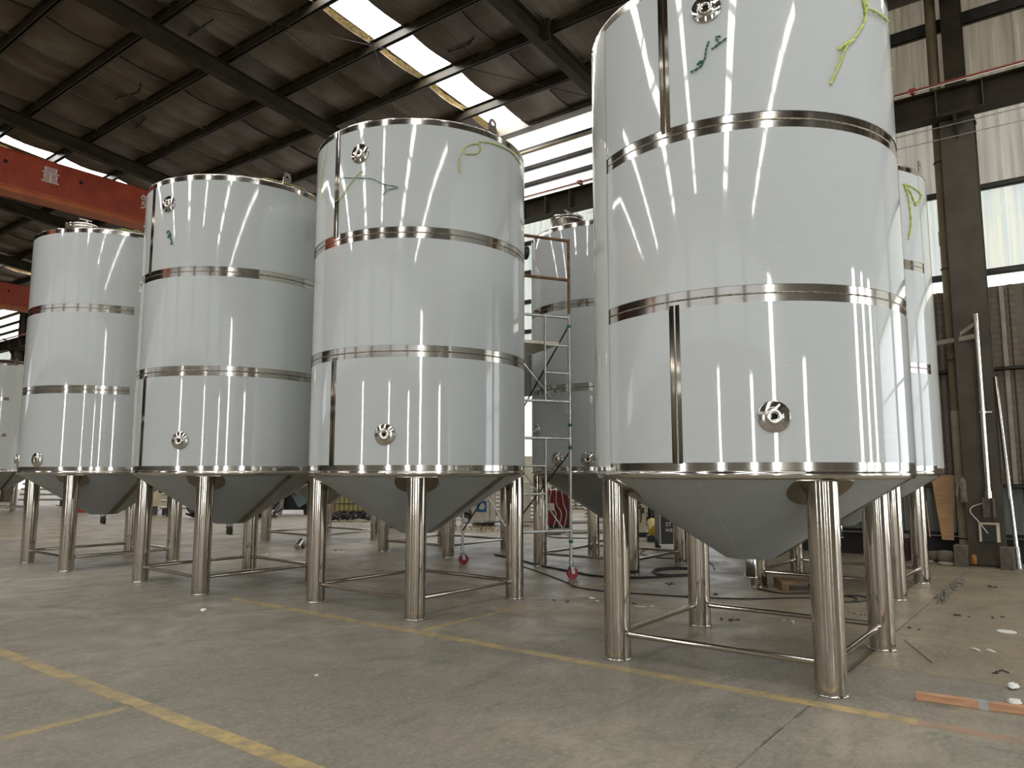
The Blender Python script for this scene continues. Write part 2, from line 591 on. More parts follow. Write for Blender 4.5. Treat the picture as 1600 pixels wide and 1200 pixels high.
def slope_sheet(x0, x1, y0, y1, off, mat, name, sag=0.0, lip=0.0, parent=None, seg=1):
    n = max(1, int(round((x1 - x0) / 1.43))) * seg
    v, fs = [], []
    prof = ([(y0, -lip)] if lip else []) + [(y0, 0.0), ((y0 + y1) / 2, 0.0), (y1, 0.0)] + ([(y1, -lip)] if lip else [])
    m = len(prof)
    for i in range(n + 1):
        x = x0 + (x1 - x0) * i / n
        ph = ((x - 5.3) / 1.43) % 1.0
        sg = -sag * math.sin(PI * ph)
        for k, (y, dz) in enumerate(prof):
            v.append((x, y, roof_z(x) + off + sg + dz + (0.012 * math.sin(7 * y + 3 * x) if sag else 0)))
    for i in range(n):
        for k in range(m - 1):
            fs.append((i * m + k, i * m + k + 1, (i + 1) * m + k + 1, (i + 1) * m + k))
    return obj(name, MB().add(v, fs, bool(sag)), M[mat], parent or ceiling)


edges = [Y0]
for s in SKY:
    edges += [s - SW, s + SW]
edges += [Y1]
for k in range(0, len(edges), 2):
    if edges[k + 1] - edges[k] > 0.1:
        for (a, b) in ((XRIDGE, XR + 0.6), (XL - 0.6, XRIDGE)):
            slope_sheet(a, b, edges[k], edges[k + 1], 0.16, 'beam', 'roof_deck')
        # foil blankets laid side by side under the deck
        n = max(1, round((edges[k + 1] - edges[k]) / 1.2))
        wd = (edges[k + 1] - edges[k]) / n
        for i in range(n):
            ya = edges[k] + wd * i
            o_ = 0.012 * ((i % 2) * 2 - 1)
            slope_sheet(XRIDGE, XR + 0.05, ya - 0.01, ya + wd + 0.01, -0.01 + o_, 'insul', 'insulation_blanket', 0.07, 0.034, seg=5)
            if ya < 26:
                slope_sheet(XL, XRIDGE, ya - 0.01, ya + wd + 0.01, -0.01 + o_, 'insul', 'insulation_blanket', 0.10, 0.025, seg=2)
slope_sheet(XL, XRIDGE, 26, Y1, 0.0, 'insul', 'roof_lining')
for s in (-7.9, 4.8, 16.7):
    slope_sheet(XL + .3, XRIDGE - .2, s - .25, s + .25, -0.125, 'skylight', 'skylight_sheet')  # extra glow strips added on the unseen slope to even the light
for s in SKY:
    for (a, b) in ((XRIDGE + .1, XR + 0.05), (XL, XRIDGE - 0.1)):
        if s - SW < Y0:
            continue
        slope_sheet(a, b, s - SW, s + SW, 0.10, 'skylight', 'skylight_sheet')
    # torn yellow edge of the blanket
    v, fs = [], []
    nn = 120
    if s > 0 and s < 40:
        for i in range(nn + 1):
            x = XRIDGE + .2 + (XR - XRIDGE - .3) * i / nn
            ph = ((x - 5.3) / 1.43) % 1.0
            wv = 0.07 + 0.05 * random.random() + 0.03 * math.sin(3 * x)
            z = roof_z(x) - 0.02 - 0.05 * math.sin(PI * ph)
            v += [(x, s + SW + 0.03, z - 0.02), (x, s + SW - wv, z + 0.03)]
            if i < nn:
                fs.append((2 * i, 2 * i + 1, 2 * i + 3, 2 * i + 2))
        obj('torn_blanket_edge', MB().add(v, fs), M['torn'], ceiling)

for l in ([(7.66, 16.39), (7.8, 16.79), (7.68, 17.33), (7.66, 17.61)], [(7.34, 12.91), (7.34, 13.33), (7.34, 13.8)], [(8.48, 17.8), (8.6, 18.52)], [(10.49, 8.93), (10.6, 9.2), (10.55, 9.66)]):
    mb = MB().path([(x, y, roof_z(x) - .10) for (x, y) in l], .014, 5, 5, .5)
    obj('blanket_tear', mb, M['black'], ceiling)
# purlins (channels) along the hall
x = 5.3 - 1.43 * 3
px = []
while x < XR - 0.5:
    px.append(x)
    x += 1.43
px += [-1.5, -3.7, -5.9, -8.1, -10.3]
for x in px:
    z = roof_z(x) - 0.03
    mb = MB().box(x - 0.006, x + 0.006, Y0, Y1, z - 0.2, z)
    mb.box(x, x + 0.07, Y0, Y1, z - 0.2, z - 0.188).box(x - 0.07, x, Y0, Y1, z - 0.012, z)
    mb.box(x + 0.058, x + 0.07, Y0, Y1, z - 0.188, z - 0.165)
    mb.box(x - 0.03, x + 0.03, Y0, Y1, z - 0.2, z - 0.05)
    o = obj('trim_1' if x == px[0] else 'roof_purlin', mb, M['purlin'])
    o.name = 'trim_%d' % (px.index(x) + 1)
    o['kind'] = 'structure'
tn = len(px)


def struct(name, mb, mat):
    o = obj(name, mb, M[mat])
    o['kind'] = 'structure'
    return o


# rafters on both slopes, with fly braces
for yc in COLS:
    tn += 1
    r = thing('trim_%d' % tn, '', '')
    del r['label'], r['category']
    r['kind'] = 'structure'
    for (xa, xb) in ((XRIDGE, XR - 0.1), (XRIDGE, XL + 0.1)):
        za, zb = roof_z(xa) - 0.24, roof_z(xb) - 0.24
        da, db = 0.32, 0.34
        mb = MB()
        up = Vector((0, 0, 1))
        mb.beam((xa, yc, za - 0.006), (xb, yc, zb - 0.006), 0.20, 0.012)
        mb.beam((xa, yc, za - da), (xb, yc, zb - db), 0.20, 0.014)
        v = [(xa, yc - .005, za), (xb, yc - .005, zb), (xb, yc - .005, zb - db), (xa, yc - .005, za - da),
             (xa, yc + .005, za), (xb, yc + .005, zb), (xb, yc + .005, zb - db), (xa, yc + .005, za - da)]
        mb.add(v, [(0, 1, 2, 3), (7, 6, 5, 4), (0, 4, 5, 1), (1, 5, 6, 2), (2, 6, 7, 3), (3, 7, 4, 0)])
        obj('rafter', mb, M['beam'], r)
    for x in px:
        if x > 3:
            z = roof_z(x)
            mb = MB().beam((x, yc + 0.02, z - 0.56), (x + 0.02, yc + 0.30, z - 0.22), 0.03, 0.006)
            mb.box(x - 0.05, x + 0.05, yc + .08, yc + .10, z - 0.26, z - 0.05)
            obj('fly_brace', mb, M['beam'], r)
# splice plate of one rafter above the big tank
obj('splice_plate', MB().box(10.75, 10.79, 7.45 + .10 - .22, 7.45 + .12, 9.30, 9.75), M['beam'], bpy.data.objects['trim_%d' % (len(px) + 4)])
# bracing rods under the roof
rods = [((5.3, 7.6), (13.5, 13.6)), ((13.5, 7.6), (5.3, 13.6)), ((5.3, 20.2), (13.5, 26.2)), ((13.5, 20.2), (5.3, 26.2)), ((8.1, 26.4), (13.5, 32.4)), ((13.5, 26.4), (8.1, 32.4))]
for (a, b) in rods:
    tn += 1
    struct('trim_%d' % tn, MB().tube((*a, roof_z(a[0]) - 0.3), (*b, roof_z(b[0]) - 0.3), 0.007, 6), 'kerb')
for (x, yy) in ((6.74, 16.9), (8.17, 11.9), (9.6, 9.2), (9.6, 12.4), (11.03, 16.9), (9.6, 5.1)):
    tn += 1
    struct('trim_%d' % tn, MB().tube((x, yy, roof_z(x) - 0.12), (x + 1.43, yy + .06, roof_z(x + 1.43) - 0.2), 0.006, 6), 'kerb')

# eave beam
tn += 1
struct('trim_%d' % tn, MB().box(XR - .26, XR - .10, Y0, Y1, 9.46, 9.78).box(XR - .30, XR - .06, Y0, Y1, 9.44, 9.46).box(XR - .30, XR - .06, Y0, Y1, 9.76, 9.79), 'beam_light')

# ------------------------------------------------------------------ window wall (right)
wall = thing('wall_right', '', '')
del wall['label'], wall['category']
wall['kind'] = 'structure'
_sheet_cache = {}


def corrugated(z0, z1, mat, width=1.0, key=None):
    k = (round(z0, 3), round(z1, 3), mat)
    if k in _sheet_cache:
        return _sheet_cache[k]
    prof = []
    p = width / 3
    for i in range(3):
        b = i * p
        prof += [(b, 0.0), (b + p * .34, 0.0), (b + p * .42, -.028), (b + p * .54, -.028), (b + p * .62, 0.0)]
    prof.append((width, 0.0))
    n = len(prof)
    v = [(dx, y, z) for z in (z0, z1) for (y, dx) in prof] + [(dx + .004, y, z) for z in (z0, z1) for (y, dx) in prof]
    fs = [(i, n + i, n + i + 1, i + 1) for i in range(n - 1)]
    me = MB().add(v[:2 * n], fs).mesh('wall_sheet', M[mat])
    _sheet_cache[k] = me
    return me


def sheets(z0, z1, mat, ya, yb, nm='wall_sheet'):
    y = ya
    me = corrugated(z0, z1, mat)
    while y < yb - 0.05:
        link(nm, me, wall, (XR, y, 0))
        y += 1.0


NEAR0, NEAR1 = -13.75, 5.25
sheets(0.38, 1.16, 'rib_sheet', NEAR0, NEAR1)
sheets(1.16, 4.31, 'dirty_shadowed', NEAR0, NEAR1)
sheets(4.31, 4.52, 'win_gap', NEAR0, NEAR1, 'translucent_sheet')
sheets(4.52, 5.92, 'win_bright', NEAR0, NEAR1, 'translucent_sheet')
sheets(5.92, 7.30, 'win_mid', NEAR0, NEAR1, 'translucent_sheet')
sheets(7.30, 9.6, 'win_top', NEAR0, NEAR1, 'translucent_sheet')
sheets(3.1, 4.31, 'rib_sheet', NEAR1, 62)
sheets(4.31, 7.2, 'win_bright', NEAR1, 62, 'translucent_sheet')
sheets(7.2, 9.6, 'win_far', NEAR1, 62, 'translucent_sheet')
o = obj('glow_panel', MB().box(XR - .06, XR - .04, -12.6, -2.4, 0.05, 4.3), M['fill_side'], wall)  # added glow out of view, brightens the right sides of the tanks
obj('dark_void_strip', MB().box(XR - .05, XR + .12, NEAR0, NEAR1, 0, 0.36), M['kerb'], wall)  # near-black strip painting the shadowed void below the sheets
# pale laps / ribs on the lower sheets
rib = MB().box(-.022, 0, -.03, .03, 1.16, 4.30).mesh('rib', M['rib'])
for k in range(34):
    link('sheet_lap', rib, wall, (XR - .03, -3.0 + .333 * k - .13, 0))
for (z, h, a, b) in ((0.40, .05, NEAR0, NEAR1), (1.16, .06, NEAR0, NEAR1), (2.98, .05, NEAR0, NEAR1), (4.53, .10, NEAR0, NEAR1), (5.93, .09, NEAR0, NEAR1),
                     (8.86, .22, Y0, NEAR1), (8.98, .11, NEAR1, 62), (8.53, .1, NEAR1, 62), (8.13, .1, NEAR1, 62), (6.7, .09, NEAR1, 62), (6.0, .09, NEAR1, 62), (5.3, .09, NEAR1, 62), (4.6, .09, NEAR1, 62)):
    mb = MB().box(XR - .11, XR - .095, a, b, z - h / 2, z + h / 2).box(XR - .11, XR - .03, a, b, z + h / 2 - .012, z + h / 2).box(XR - .11, XR - .03, a, b, z - h / 2, z - h / 2 + .012)
    obj('girt', mb, M['girt'], wall)
# round edge pipe along the far wall
obj('wall_conduit', MB().tube((XR - .2, NEAR1, 8.88), (XR - .2, 60, 8.88), .04, 10), M['pvc'], wall)

# columns with corbels
for yc in COLS:
    tn += 1
    r = thing('trim_%d' % tn, '', '')
    del r['label'], r['category']
    r['kind'] = 'structure'
    mb = MB()
    mb.box(13.22, 13.235, yc - .23, yc + .23, 0.02, 6.95).box(13.62, 13.635, yc - .23, yc + .23, 0.02, 6.95).box(13.235, 13.62, yc - .008, yc + .008, 0.02, 6.95)
    mb.box(13.235, 13.62, yc - .23, yc - .215, 0.02, 1.2)
    obj('column_shaft', mb, M['column'], r)
    mb = MB().box(13.42, 13.432, yc - .14, yc + .14, 6.95, 9.5).box(13.68, 13.692, yc - .14, yc + .14, 6.95, 9.5).box(13.432, 13.68, yc - .006, yc + .006, 6.95, 9.5)
    obj('upper_shaft', mb, M['beam'], r)
    mb = MB().box(13.0, 13.66, yc - .24, yc + .24, 6.93, 6.97)
    mb.add([(13.02, yc - .02, 6.93), (13.22, yc - .02, 6.93), (13.22, yc - .02, 6.6), (13.02, yc + .02, 6.93), (13.22, yc + .02, 6.93), (13.22, yc + .02, 6.6)],
           [(0, 1, 2), (5, 4, 3), (0, 3, 4, 1), (1, 4, 5, 2), (2, 5, 3, 0)])
    obj('corbel', mb, M['beam'], r)
    obj('base_plate', MB().box(13.1, 13.75, yc - .3, yc + .3, 0, 0.02), M['beam'], r)
# diagonal bracket arm below the crane beam by the near column
# crane beam, its rail, stiffeners
tn += 1
cb = thing('trim_%d' % tn, '', '')
del cb['label'], cb['category']
cb['kind'] = 'structure'
mb = MB().box(13.06, 13.34, Y0, Y1, 6.97, 6.99).box(13.06, 13.34, Y0, Y1, 7.40, 7.42).box(13.195, 13.205, Y0, Y1, 6.99, 7.40)
obj('runway_beam', mb, M['beam'], cb)
y = -13.0
st = MB().box(13.07, 13.195, -.006, .006, 6.99, 7.40).mesh('stiffener', M['column'])
while y < 62:
    link('stiffener', st, cb, (0, y, 0))
    y += 0.63 if y < 25 else 1.26
obj('crane_rail', MB().box(13.17, 13.23, Y0, Y1, 7.42, 7.47), M['steel_dull'], cb)
mb = MB().tube((13.0, Y0, 7.47), (13.0, Y1, 7.47), .016, 8)
obj('conductor_rail', mb, M['rail_red'], cb)
mb = MB().tube((12.985, Y0, 7.435), (12.985, Y1, 7.435), .009, 6)
obj('conductor_wire', mb, M['white_string'], cb)
mb = MB()
for k in range(30):
    yy = Y0 + 1.1 + 2.1 * k
    mb.box(12.97, 13.1, yy - .02, yy + .02, 7.42, 7.50)
    mb.box(12.96, 13.04, yy - .05, yy + .05, 7.44, 7.50)
obj('rail_clip', mb, M['rail_red'], cb, kind='stuff')
# lower cable tray bars beneath the beam (thin wires)
tn += 1
struct('trim_%d' % tn, MB().tube((13.1, -6, 6.80), (13.1, 8, 6.80), .008, 6).tube((13.1, -6, 6.60), (13.1, 8, 6.60), .007, 6), 'galv')

# ------------------------------------------------------------------ walls behind the photographer and the far end
GATES = ((-13.2, -11.9, 9.0), (-6.5, -5.8, 4.3), (0.9, 1.35, 4.3), (9.8, 10.3, 4.3))
mb = MB().box(XL - .2, XL, Y0, Y1, 8.2, 10)
ya = Y0
for (a, b, h) in GATES:
    mb.box(XL - .2, XL, ya, a, 0, 5.2)
    if h < 5:
        mb.box(XL - .2, XL, a, b, h, 5.2)
    ya = b
mb.box(XL - .2, XL, ya, Y1, 0, 5.2)
wl = obj('wall_left', mb, M['wall_plain'])
wl['kind'] = 'structure'
for (a, b, h) in GATES:
    obj('glow_panel', MB().box(XL - .16, XL - .1, a, b, 0, min(h, 8.2)), M['day_door'], wl)
    mb = MB()
    k = .45
    while k < h:
        mb.box(XL - .09, XL - .06, a, b, k - .012, k + .012)
        k += .3
    obj('gate_bars', mb, M['girt'], wl)
for k in range(9):
    ya = -11.2 + 6.3 * k
    obj('translucent_sheet', MB().box(XL - .16, XL - .1, ya, ya + 5.6, 5.2, 8.2), M['day_clere'], wl)
    obj('cladding_sheet', MB().box(XL - .18, XL, ya + 5.6, ya + 6.3, 5.2, 8.2), M['wall_plain'], wl)
mb = MB()
xa = XL - .2
for (a, b, h) in ((-4.0, -3.2, 4.6), (8.2, 8.85, 6.6), (10.4, 11.0, 6.6), (12.5, 13.15, 6.6)):
    mb.box(xa, a, Y0 - .2, Y0, 0, 11).box(a, b, Y0 - .2, Y0, h, 11)
    xa = b
mb.box(xa, XR + .3, Y0 - .2, Y0, 0, 11)
wb = obj('wall_back', mb, M['wall_plain'])
wb['kind'] = 'structure'
for (a, b, h) in ((-4.0, -3.2, 4.6), (8.2, 8.85, 6.6), (10.4, 11.0, 6.6), (12.5, 13.15, 6.6)):
    obj('glow_panel', MB().box(a, b, Y0 - .16, Y0 - .1, 0, h), M['day_door'], wb)  # right-hand ones added out of view to light the tanks between the rows
wf = obj('wall_front', MB().box(XL - .2, XR + .3, Y1, Y1 + .2, 0, 11), M['wall_plain'])
wf['kind'] = 'structure'
# yard wall across the open side
wy = obj('wall_yard', MB().box(38, 38.3, 2, Y1, 0, 2.3), M['wall_beige'])
wy['kind'] = 'structure'

# ------------------------------------------------------------------ crane girders
def crane(yc, label, text):
    g = thing('bridge_crane', label, 'crane', (0, yc, 7.55))
    obj('girder', MB().box(-11.4, 13.0, -.2, .2, 0.13, 0.93), M['crane_red'], g)
    obj('girder_flange', MB().box(-11.4, 13.0, -.27, .27, 0.10, 0.13).box(-11.4, 13.0, -.24, .24, 0, .1), M['crane_orange'], g)
    obj('girder_flange', MB().box(-11.4, 13.0, -.23, .23, 0.93, 0.95), M['crane_red'], g)
    obj('end_carriage', MB().box(12.95, 13.42, -1.3, 1.3, 0.02, 0.40), M['crane_red'], g)
    for s in (-1, 1):
        obj('rail_wheel', MB().tube((13.1, s * 1.0, .06), (13.3, s * 1.0, .06), .13, 18), M['beam'], g)
    for hx in (5.85, 7.42, 10.6, 4.28, 2.7, 12.1):
        obj('access_hole', MB().tube((hx, -.203, 0.66), (hx, -.19, 0.66), .045, 14), M['black'], g)
    for (ch, cx) in text:
        lettering(ch, 0.41, 0.002, M['white_paint'], g, (cx, -.205, 0.47), (D(90), 0, 0))
    return g


crane(18.75, 'red overhead crane girder with white characters, nearest one at upper left', (('\u91cf', 6.76), ('\u7b2c', 9.02), ('\u8d28', 4.50), ('\u4e00', 11.2)))
crane(32.4, 'red overhead crane girder farther off, left of the leftmost large tank', (('\u5168', 9.2), ('\u5b89', 7.5)))

# ------------------------------------------------------------------ tanks
R = 1.183
ZT, ZA, ZB, ZR = 4.95, 3.752, 2.560, 1.425
KN = 1.345
CB_R, CB_Z = 0.20, 0.735
cache = {}


def cached(key, fn, mat):
    if key not in cache:
        cache[key] = fn().mesh(key.split('|')[0], mat)
    return cache[key]


def cone_z(r):
    return CB_Z + (r - CB_R) / (1.15 - CB_R) * (KN - CB_Z)


def shell_mb():
    return MB().lathe([(1.150, KN), (1.172, KN - .002), (1.184, KN + .016), (1.187, KN + .030), (1.184, KN + .042), (1.178, KN + .048), (R - .003, KN + .056)], 96) \
        .lathe([(R - .003, KN + .056), (R - .003, ZB), (R - .003, ZA), (R - .003, ZT - .016)], 96) \
        .lathe([(R - .003, ZT - .016), (R, ZT - .008), (R - .006, ZT), (R - .03, ZT)], 96)


def film_arc(r, z0, z1, a0, a1, n=90):
    t = .0025
    return MB().lathe([(r, z0), (r, z1)], n, a0=a0, a1=a1).lathe([(r - t, z0), (r, z0)], n, a0=a0, a1=a1, smooth=False).lathe([(r, z1), (r - t, z1)], n, a0=a0, a1=a1, smooth=False)


def leg_pad_mb():
    # disc of plate lying on the cone under a leg that stands at radius 1.078 on the +x side
    v, fs = [], []
    RL, rp = 1.078, 0.215
    sl = math.sqrt(1 + ((KN - CB_Z) / (1.15 - CB_R)) ** 2)
    rings, n = 6, 36
    for k in range(1, rings + 1):
        for i in range(n):
            an = 2 * PI * i / n
            rr = RL + rp * k / rings * math.cos(an) / sl
            rr = min(rr, 1.15)
            th = rp * k / rings * math.sin(an) / max(rr, .1)
            v.append((rr * math.cos(th), rr * math.sin(th), cone_z(rr) - .010))
    for k in range(rings - 1):
        for i in range(n):
            fs.append((k * n + i, k * n + (i + 1) % n, (k + 1) * n + (i + 1) % n, (k + 1) * n + i))
    m = MB().add(v, fs, True)
    # edge thickness
    o = (rings - 1) * n
    ev = [v[o + i] for i in range(n)] + [(v[o + i][0], v[o + i][1], v[o + i][2] + .012) for i in range(n)]
    m.add(ev, [(i, (i + 1) % n, n + (i + 1) % n, n + i) for i in range(n)])
    return m


def nozzle_mb():
    return MB().lathe([(0.017, -.01), (0.018, .028), (.024, .034), (.046, .036), (.054, .030), (.056, .016), (.062, .012), (.098, .010), (.104, .004), (.104, -.012)], 36, axis='x')


def make_tank(label, x, y, ph, kind, name='conical_tank', full=True):
    t = thing(name, label, 'tank', (x, y, 0), 0, 'conical-bottom steel tanks')
    link('shell', cached('shell', shell_mb, M['steel']), t)
    link('top_head', cached('top_head', lambda: MB().lathe([(R - .03, ZT), (R - .06, ZT + .02), (.9, ZT + .10), (.5, ZT + .19), (.15, ZT + .24), (.0, ZT + .25)], 64), M['steel_dull']), t)
    # protective film panels with bare steel left along the welds
    for (i, z0, z1) in ((0, ZR + .028, ZB - .058), (1, ZB + .058, ZA - .058), (2, ZA + .058, ZT - .075)):
        if kind == 'A' and i != 1:
            a = D({0: 178.0, 2: 176.5}[i])
            hw = D(1.9)
            me = cached('film_sheet|A%d' % i, lambda: film_arc(R + .002, z0, z1, a + hw, a - hw + 2 * PI), M['film'])
        else:
            a = D(60)
            me = cached('film_sheet|B%d' % i, lambda: film_arc(R + .002, z0, z1, a, a + 2 * PI - .001), M['film'])
        link('film_sheet', me, t)
    for z in (ZB, ZA):
        link('girth_weld', cached('girth_weld', lambda: MB().lathe([(R - .003, -.006), (R + .0005, -.002), (R + .0005, .002), (R - .003, .006)], 96), M['weld']), t, (0, 0, z))
    if kind == 'A':
        for (z0, z1, a) in ((ZR + .02, ZB - .03, 178.0), (ZA + .03, ZT - .02, 176.5)):
            def strip():
                m_ = MB()
                for (d0, d1) in ((-1.75, -.35), (.35, 1.75)):
                    m_.lathe([(R - .002, z0), (R - .0005, z0), (R - .0005, z1), (R - .002, z1)], 4, a0=D(a + d0), a1=D(a + d1))
                return m_
            link('vertical_seam', cached('vertical_seam|%g' % a, strip, M['seam']), t)
        link('film_overlap', cached('film_overlap|A', lambda: film_arc(R + .005, ZR + .0, ZT - .06, D(95), D(145.5), 24), M['film_loose']), t)
    else:
        link('film_overlap', cached('film_overlap|B', lambda: film_arc(R + .005, ZR + .0, ZT - .06, D(-103), D(-60), 24), M['film_loose']), t)
    # cone
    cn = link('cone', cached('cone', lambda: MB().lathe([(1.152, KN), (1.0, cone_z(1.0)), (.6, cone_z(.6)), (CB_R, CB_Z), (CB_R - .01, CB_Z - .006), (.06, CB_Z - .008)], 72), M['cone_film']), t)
    for (a, hw, mt) in ((-87, .045, 'seam'), (-176, .003, 'film_loose')):
        def cs():
            v = []
            fs = []
            for k in range(9):
                r = CB_R + .01 + (1.14 - CB_R) * k / 8
                h = hw
                c_, s_ = math.cos(D(a)), math.sin(D(a))
                for q in (-1, 1):
                    v.append((r * c_ - q * h * s_, r * s_ + q * h * c_, cone_z(r) - .006))
                if k < 8:
                    fs.append((2 * k, 2 * k + 1, 2 * k + 3, 2 * k + 2))
            return MB().add(v, fs)
        link('cone_seam', cached('cone_seam|%g' % a, cs, M[mt]), t)
    link('outlet_pipe', cached('outlet_pipe', lambda: MB().lathe([(.045, CB_Z), (.045, CB_Z - .15), (.052, CB_Z - .15), (.052, CB_Z - .165), (.03, CB_Z - .165), (.03, CB_Z - .02)], 24), M['steel']), t)
    # legs, pads, base plates, cross bars
    RL = 1.078
    for k in range(4):
        a = D(ph + 90 * k)
        lg = link('leg', cached('leg', lambda: MB().tube((0, 0, .012), (0, 0, 1.33), .0987, 40), M['steel_leg']), t, (RL * math.cos(a), RL * math.sin(a), 0))
        link('foot_plate', cached('foot_plate', lambda: MB().lathe([(0, 0), (.103, 0), (.105, .004), (.103, .012), (.0, .0125)], 40), M['steel']), lg)
        link('leg_pad', cached('leg_pad', leg_pad_mb, M['seam']), t, (0, 0, 0), (0, 0, a))
        half = RL * math.sin(PI / 4)
        b = D(ph + 90 * k + 45)
        link('cross_bar', cached('cross_bar', lambda: MB().tube((0, -half + .09, 0), (0, half - .09, 0), .0215, 16), M['steel_leg']), t, (half * math.cos(b), half * math.sin(b), .185), (0, 0, b))
    noz = ((-168, 4.61), (-151.5, 1.745)) if kind == 'A' else ((-162, 1.555), (168, 1.555))
    if kind == 'B5':
        noz = ((-164.5, 1.555), (171.7, 1.555), (146.5, 1.98))
    for (a, z) in noz:
        nz = link('nozzle_flange', cached('nozzle_flange', nozzle_mb, M['steel']), t, ((R + .004) * math.cos(D(a)), (R + .004) * math.sin(D(a)), z), (0, 0, D(a)))
        link('nozzle_bore', cached('nozzle_bore', lambda: MB().lathe([(0, .012), (.0175, .012)], 20, axis='x'), M['black']), nz)
    # lifting lugs
    for a in (-97, 83):
        def lug():
            v = []
            fs = []
            out = []
            W, Hh = .055, .16
            for i in range(13):
                an = PI * i / 12
                out.append((W * math.cos(an), Hh - W + W * math.sin(an)))
            out += [(-W, -.05), (W, -.05)]
            hole = [(.02 * math.cos(2 * PI * i / len(out)), Hh - W + .02 * math.sin(2 * PI * i / len(out))) for i in range(len(out))]
            n = len(out)
            for xx in (-.005, .005):
                v += [(xx, p[0], p[1]) for p in out] + [(xx, p[0], p[1]) for p in hole]
            for base, flip in ((0, 1), (2 * n, 0)):
                for i in range(n):
                    j = (i + 1) % n
                    f = (base + i, base + j, base + n + j, base + n + i)
                    fs.append(f[::-1] if flip else f)
            for i in range(n):
                j = (i + 1) % n
                fs.append((i, j, 2 * n + j, 2 * n + i))
                fs.append((n + j, n + i, 3 * n + i, 3 * n + j))
            return MB().add(v, fs)
        link('lifting_lug', cached('lifting_lug', lug, M['steel']), t, ((R - .012) * math.cos(D(a)), (R - .012) * math.sin(D(a)), ZT), (0, 0, D(a)))
    if kind != 'A':
        lx, ly = -.606 * .62, .7955 * .62
        ml = link('manway', cached('manway', lambda: MB().lathe([(.235, ZT + .10), (.235, ZT + .33), (.255, ZT + .33), (.255, ZT + .36), (.24, ZT + .37)], 40), M['steel']), t, (lx, ly, 0))
        link('manway_lid', cached('manway_lid', lambda: MB().lathe([(.25, ZT + .37), (.262, ZT + .38), (.262, ZT + .40), (.18, ZT + .43), (0, ZT + .45)], 40).tube((0.05, 0, ZT + .44), (.05, 0, ZT + .52), .015, 8).tube((-.07, 0, ZT + .52), (.12, 0, ZT + .52), .012, 8), M['steel']), ml)
    return t


make_tank('tall white-filmed steel tank fourth from the front, leftmost of the near row, with manway lid', 5.551, 12.240, 42.4, 'B')
make_tank('tall white-filmed steel tank third from the front, red crane girder ending behind it', 5.611, 8.871, 42.4, 'A')
make_tank('tall white-filmed steel tank in the middle of the picture with scaffold behind its right side', 6.039, 5.911, 43.6, 'A')
make_tank('biggest and nearest white-filmed steel tank, cut by the top edge', 5.883, 2.137, 45.2, 'A')
make_tank('shaded steel tank behind the scaffold tower, between the middle and nearest tanks', 10.0, 5.75, 45.0, 'B5')
make_tank('steel tank half hidden behind the right side of the nearest tank, by the window wall', 10.0, 2.5, 45.0, 'B')
make_tank('steel tank wholly behind the middle tank, only its legs showing below', 10.0, 9.1, 45.0, 'A')
make_tank('steel tank behind the gap of the second and middle tank, only legs and bars showing', 9.9, 12.4, 45.0, 'A')
make_tank('small-looking distant steel tank at the left edge of the picture', 9.8, 29.35, 45.0, 'B')


# ------------------------------------------------------------------ twine stuck to the tanks
T4, T3, T2, T1, T6 = (5.883, 2.137), (6.039, 5.911), (5.611, 8.871), (5.551, 12.240), (10.0, 2.5)


def on_tank(t, a, z, off=.012):
    return (t[0] + (R + off) * math.cos(D(a)), t[1] + (R + off) * math.sin(D(a)), z)


def twine(name, t, strands, mat, label, r=.0075, tw=.25, sub=6):
    mb = MB()
    for s in strands:
        mb.path([on_tank(t, a, z) for (a, z) in s], r * .72, 6, sub, tw * 1.3)
    return tag(obj(name, mb, M[mat]), label, 'twine')


twine('yellow_twine', T4, [[(-114, 4.85), (-111, 4.70), (-110.5, 4.58), (-115, 4.44), (-121, 4.30), (-124, 4.17), (-128.1, 4.01)],
                           [(-110.6, 4.62), (-108.5, 4.67), (-100, 4.70), (-90, 4.74)], [(-117, 4.38), (-121, 4.33), (-124.5, 4.27)], [(-106, 4.87), (-110, 4.68)]], 'twine', 'yellow-green twine knotted high on the right of the nearest tank', .012, .4)
twine('yellow_twine', T4, [[(-72, 4.55), (-70, 4.50), (-71, 4.45)], [(-70, 4.25), (-68, 4.18), (-70.5, 4.08), (-68, 4.02), (-70.5, 3.95), (-68.5, 3.90)]], 'twine', 'yellow-green twine curling from the right edge of the nearest tank', .012, .4)
twine('green_twine', T4, [[(-173.7, 4.17), (-170.6, 4.19), (-169.5, 4.22), (-170.5, 4.23), (-171.4, 4.21), (-169, 4.24), (-168.4, 4.30), (-167.6, 4.35), (-167.2, 4.36)]], 'green_twine', 'dark green twine scrap lower of two near the top port of nearest tank', .008, .5)
twine('green_twine', T4, [[(-166.6, 4.30), (-164, 4.33), (-161.5, 4.36)], [(-164, 4.33), (-165, 4.38), (-163.4, 4.38)]], 'green_twine', 'dark green twine scrap upper right of two on nearest tank', .007, .5)
twine('yellow_twine', T3, [[(-117.2, 4.41), (-117.6, 4.50), (-117.3, 4.58), (-113.9, 4.70), (-107.8, 4.76), (-105.8, 4.72), (-107.5, 4.66), (-111.4, 4.63), (-114.5, 4.62)],
                           [(-106.6, 4.79), (-99, 4.82), (-92.7, 4.83), (-82, 4.84), (-70.2, 4.80)]], 'twine', 'yellow twine looped at the upper right of the middle tank', .009, .4)
twine('yellow_twine', T3, [[(-166.2, 4.42), (-171, 4.36), (-177.0, 4.24), (-180, 4.19), (-184.5, 4.17)]], 'twine', 'straight yellow twine below the top port of the middle tank', .0065)
twine('yellow_twine', T3, [[(166.5, 4.83), (162, 4.6), (159.1, 4.45), (162.8, 4.25)]], 'twine', 'thin yellow twine left of the seam on the middle tank', .005)
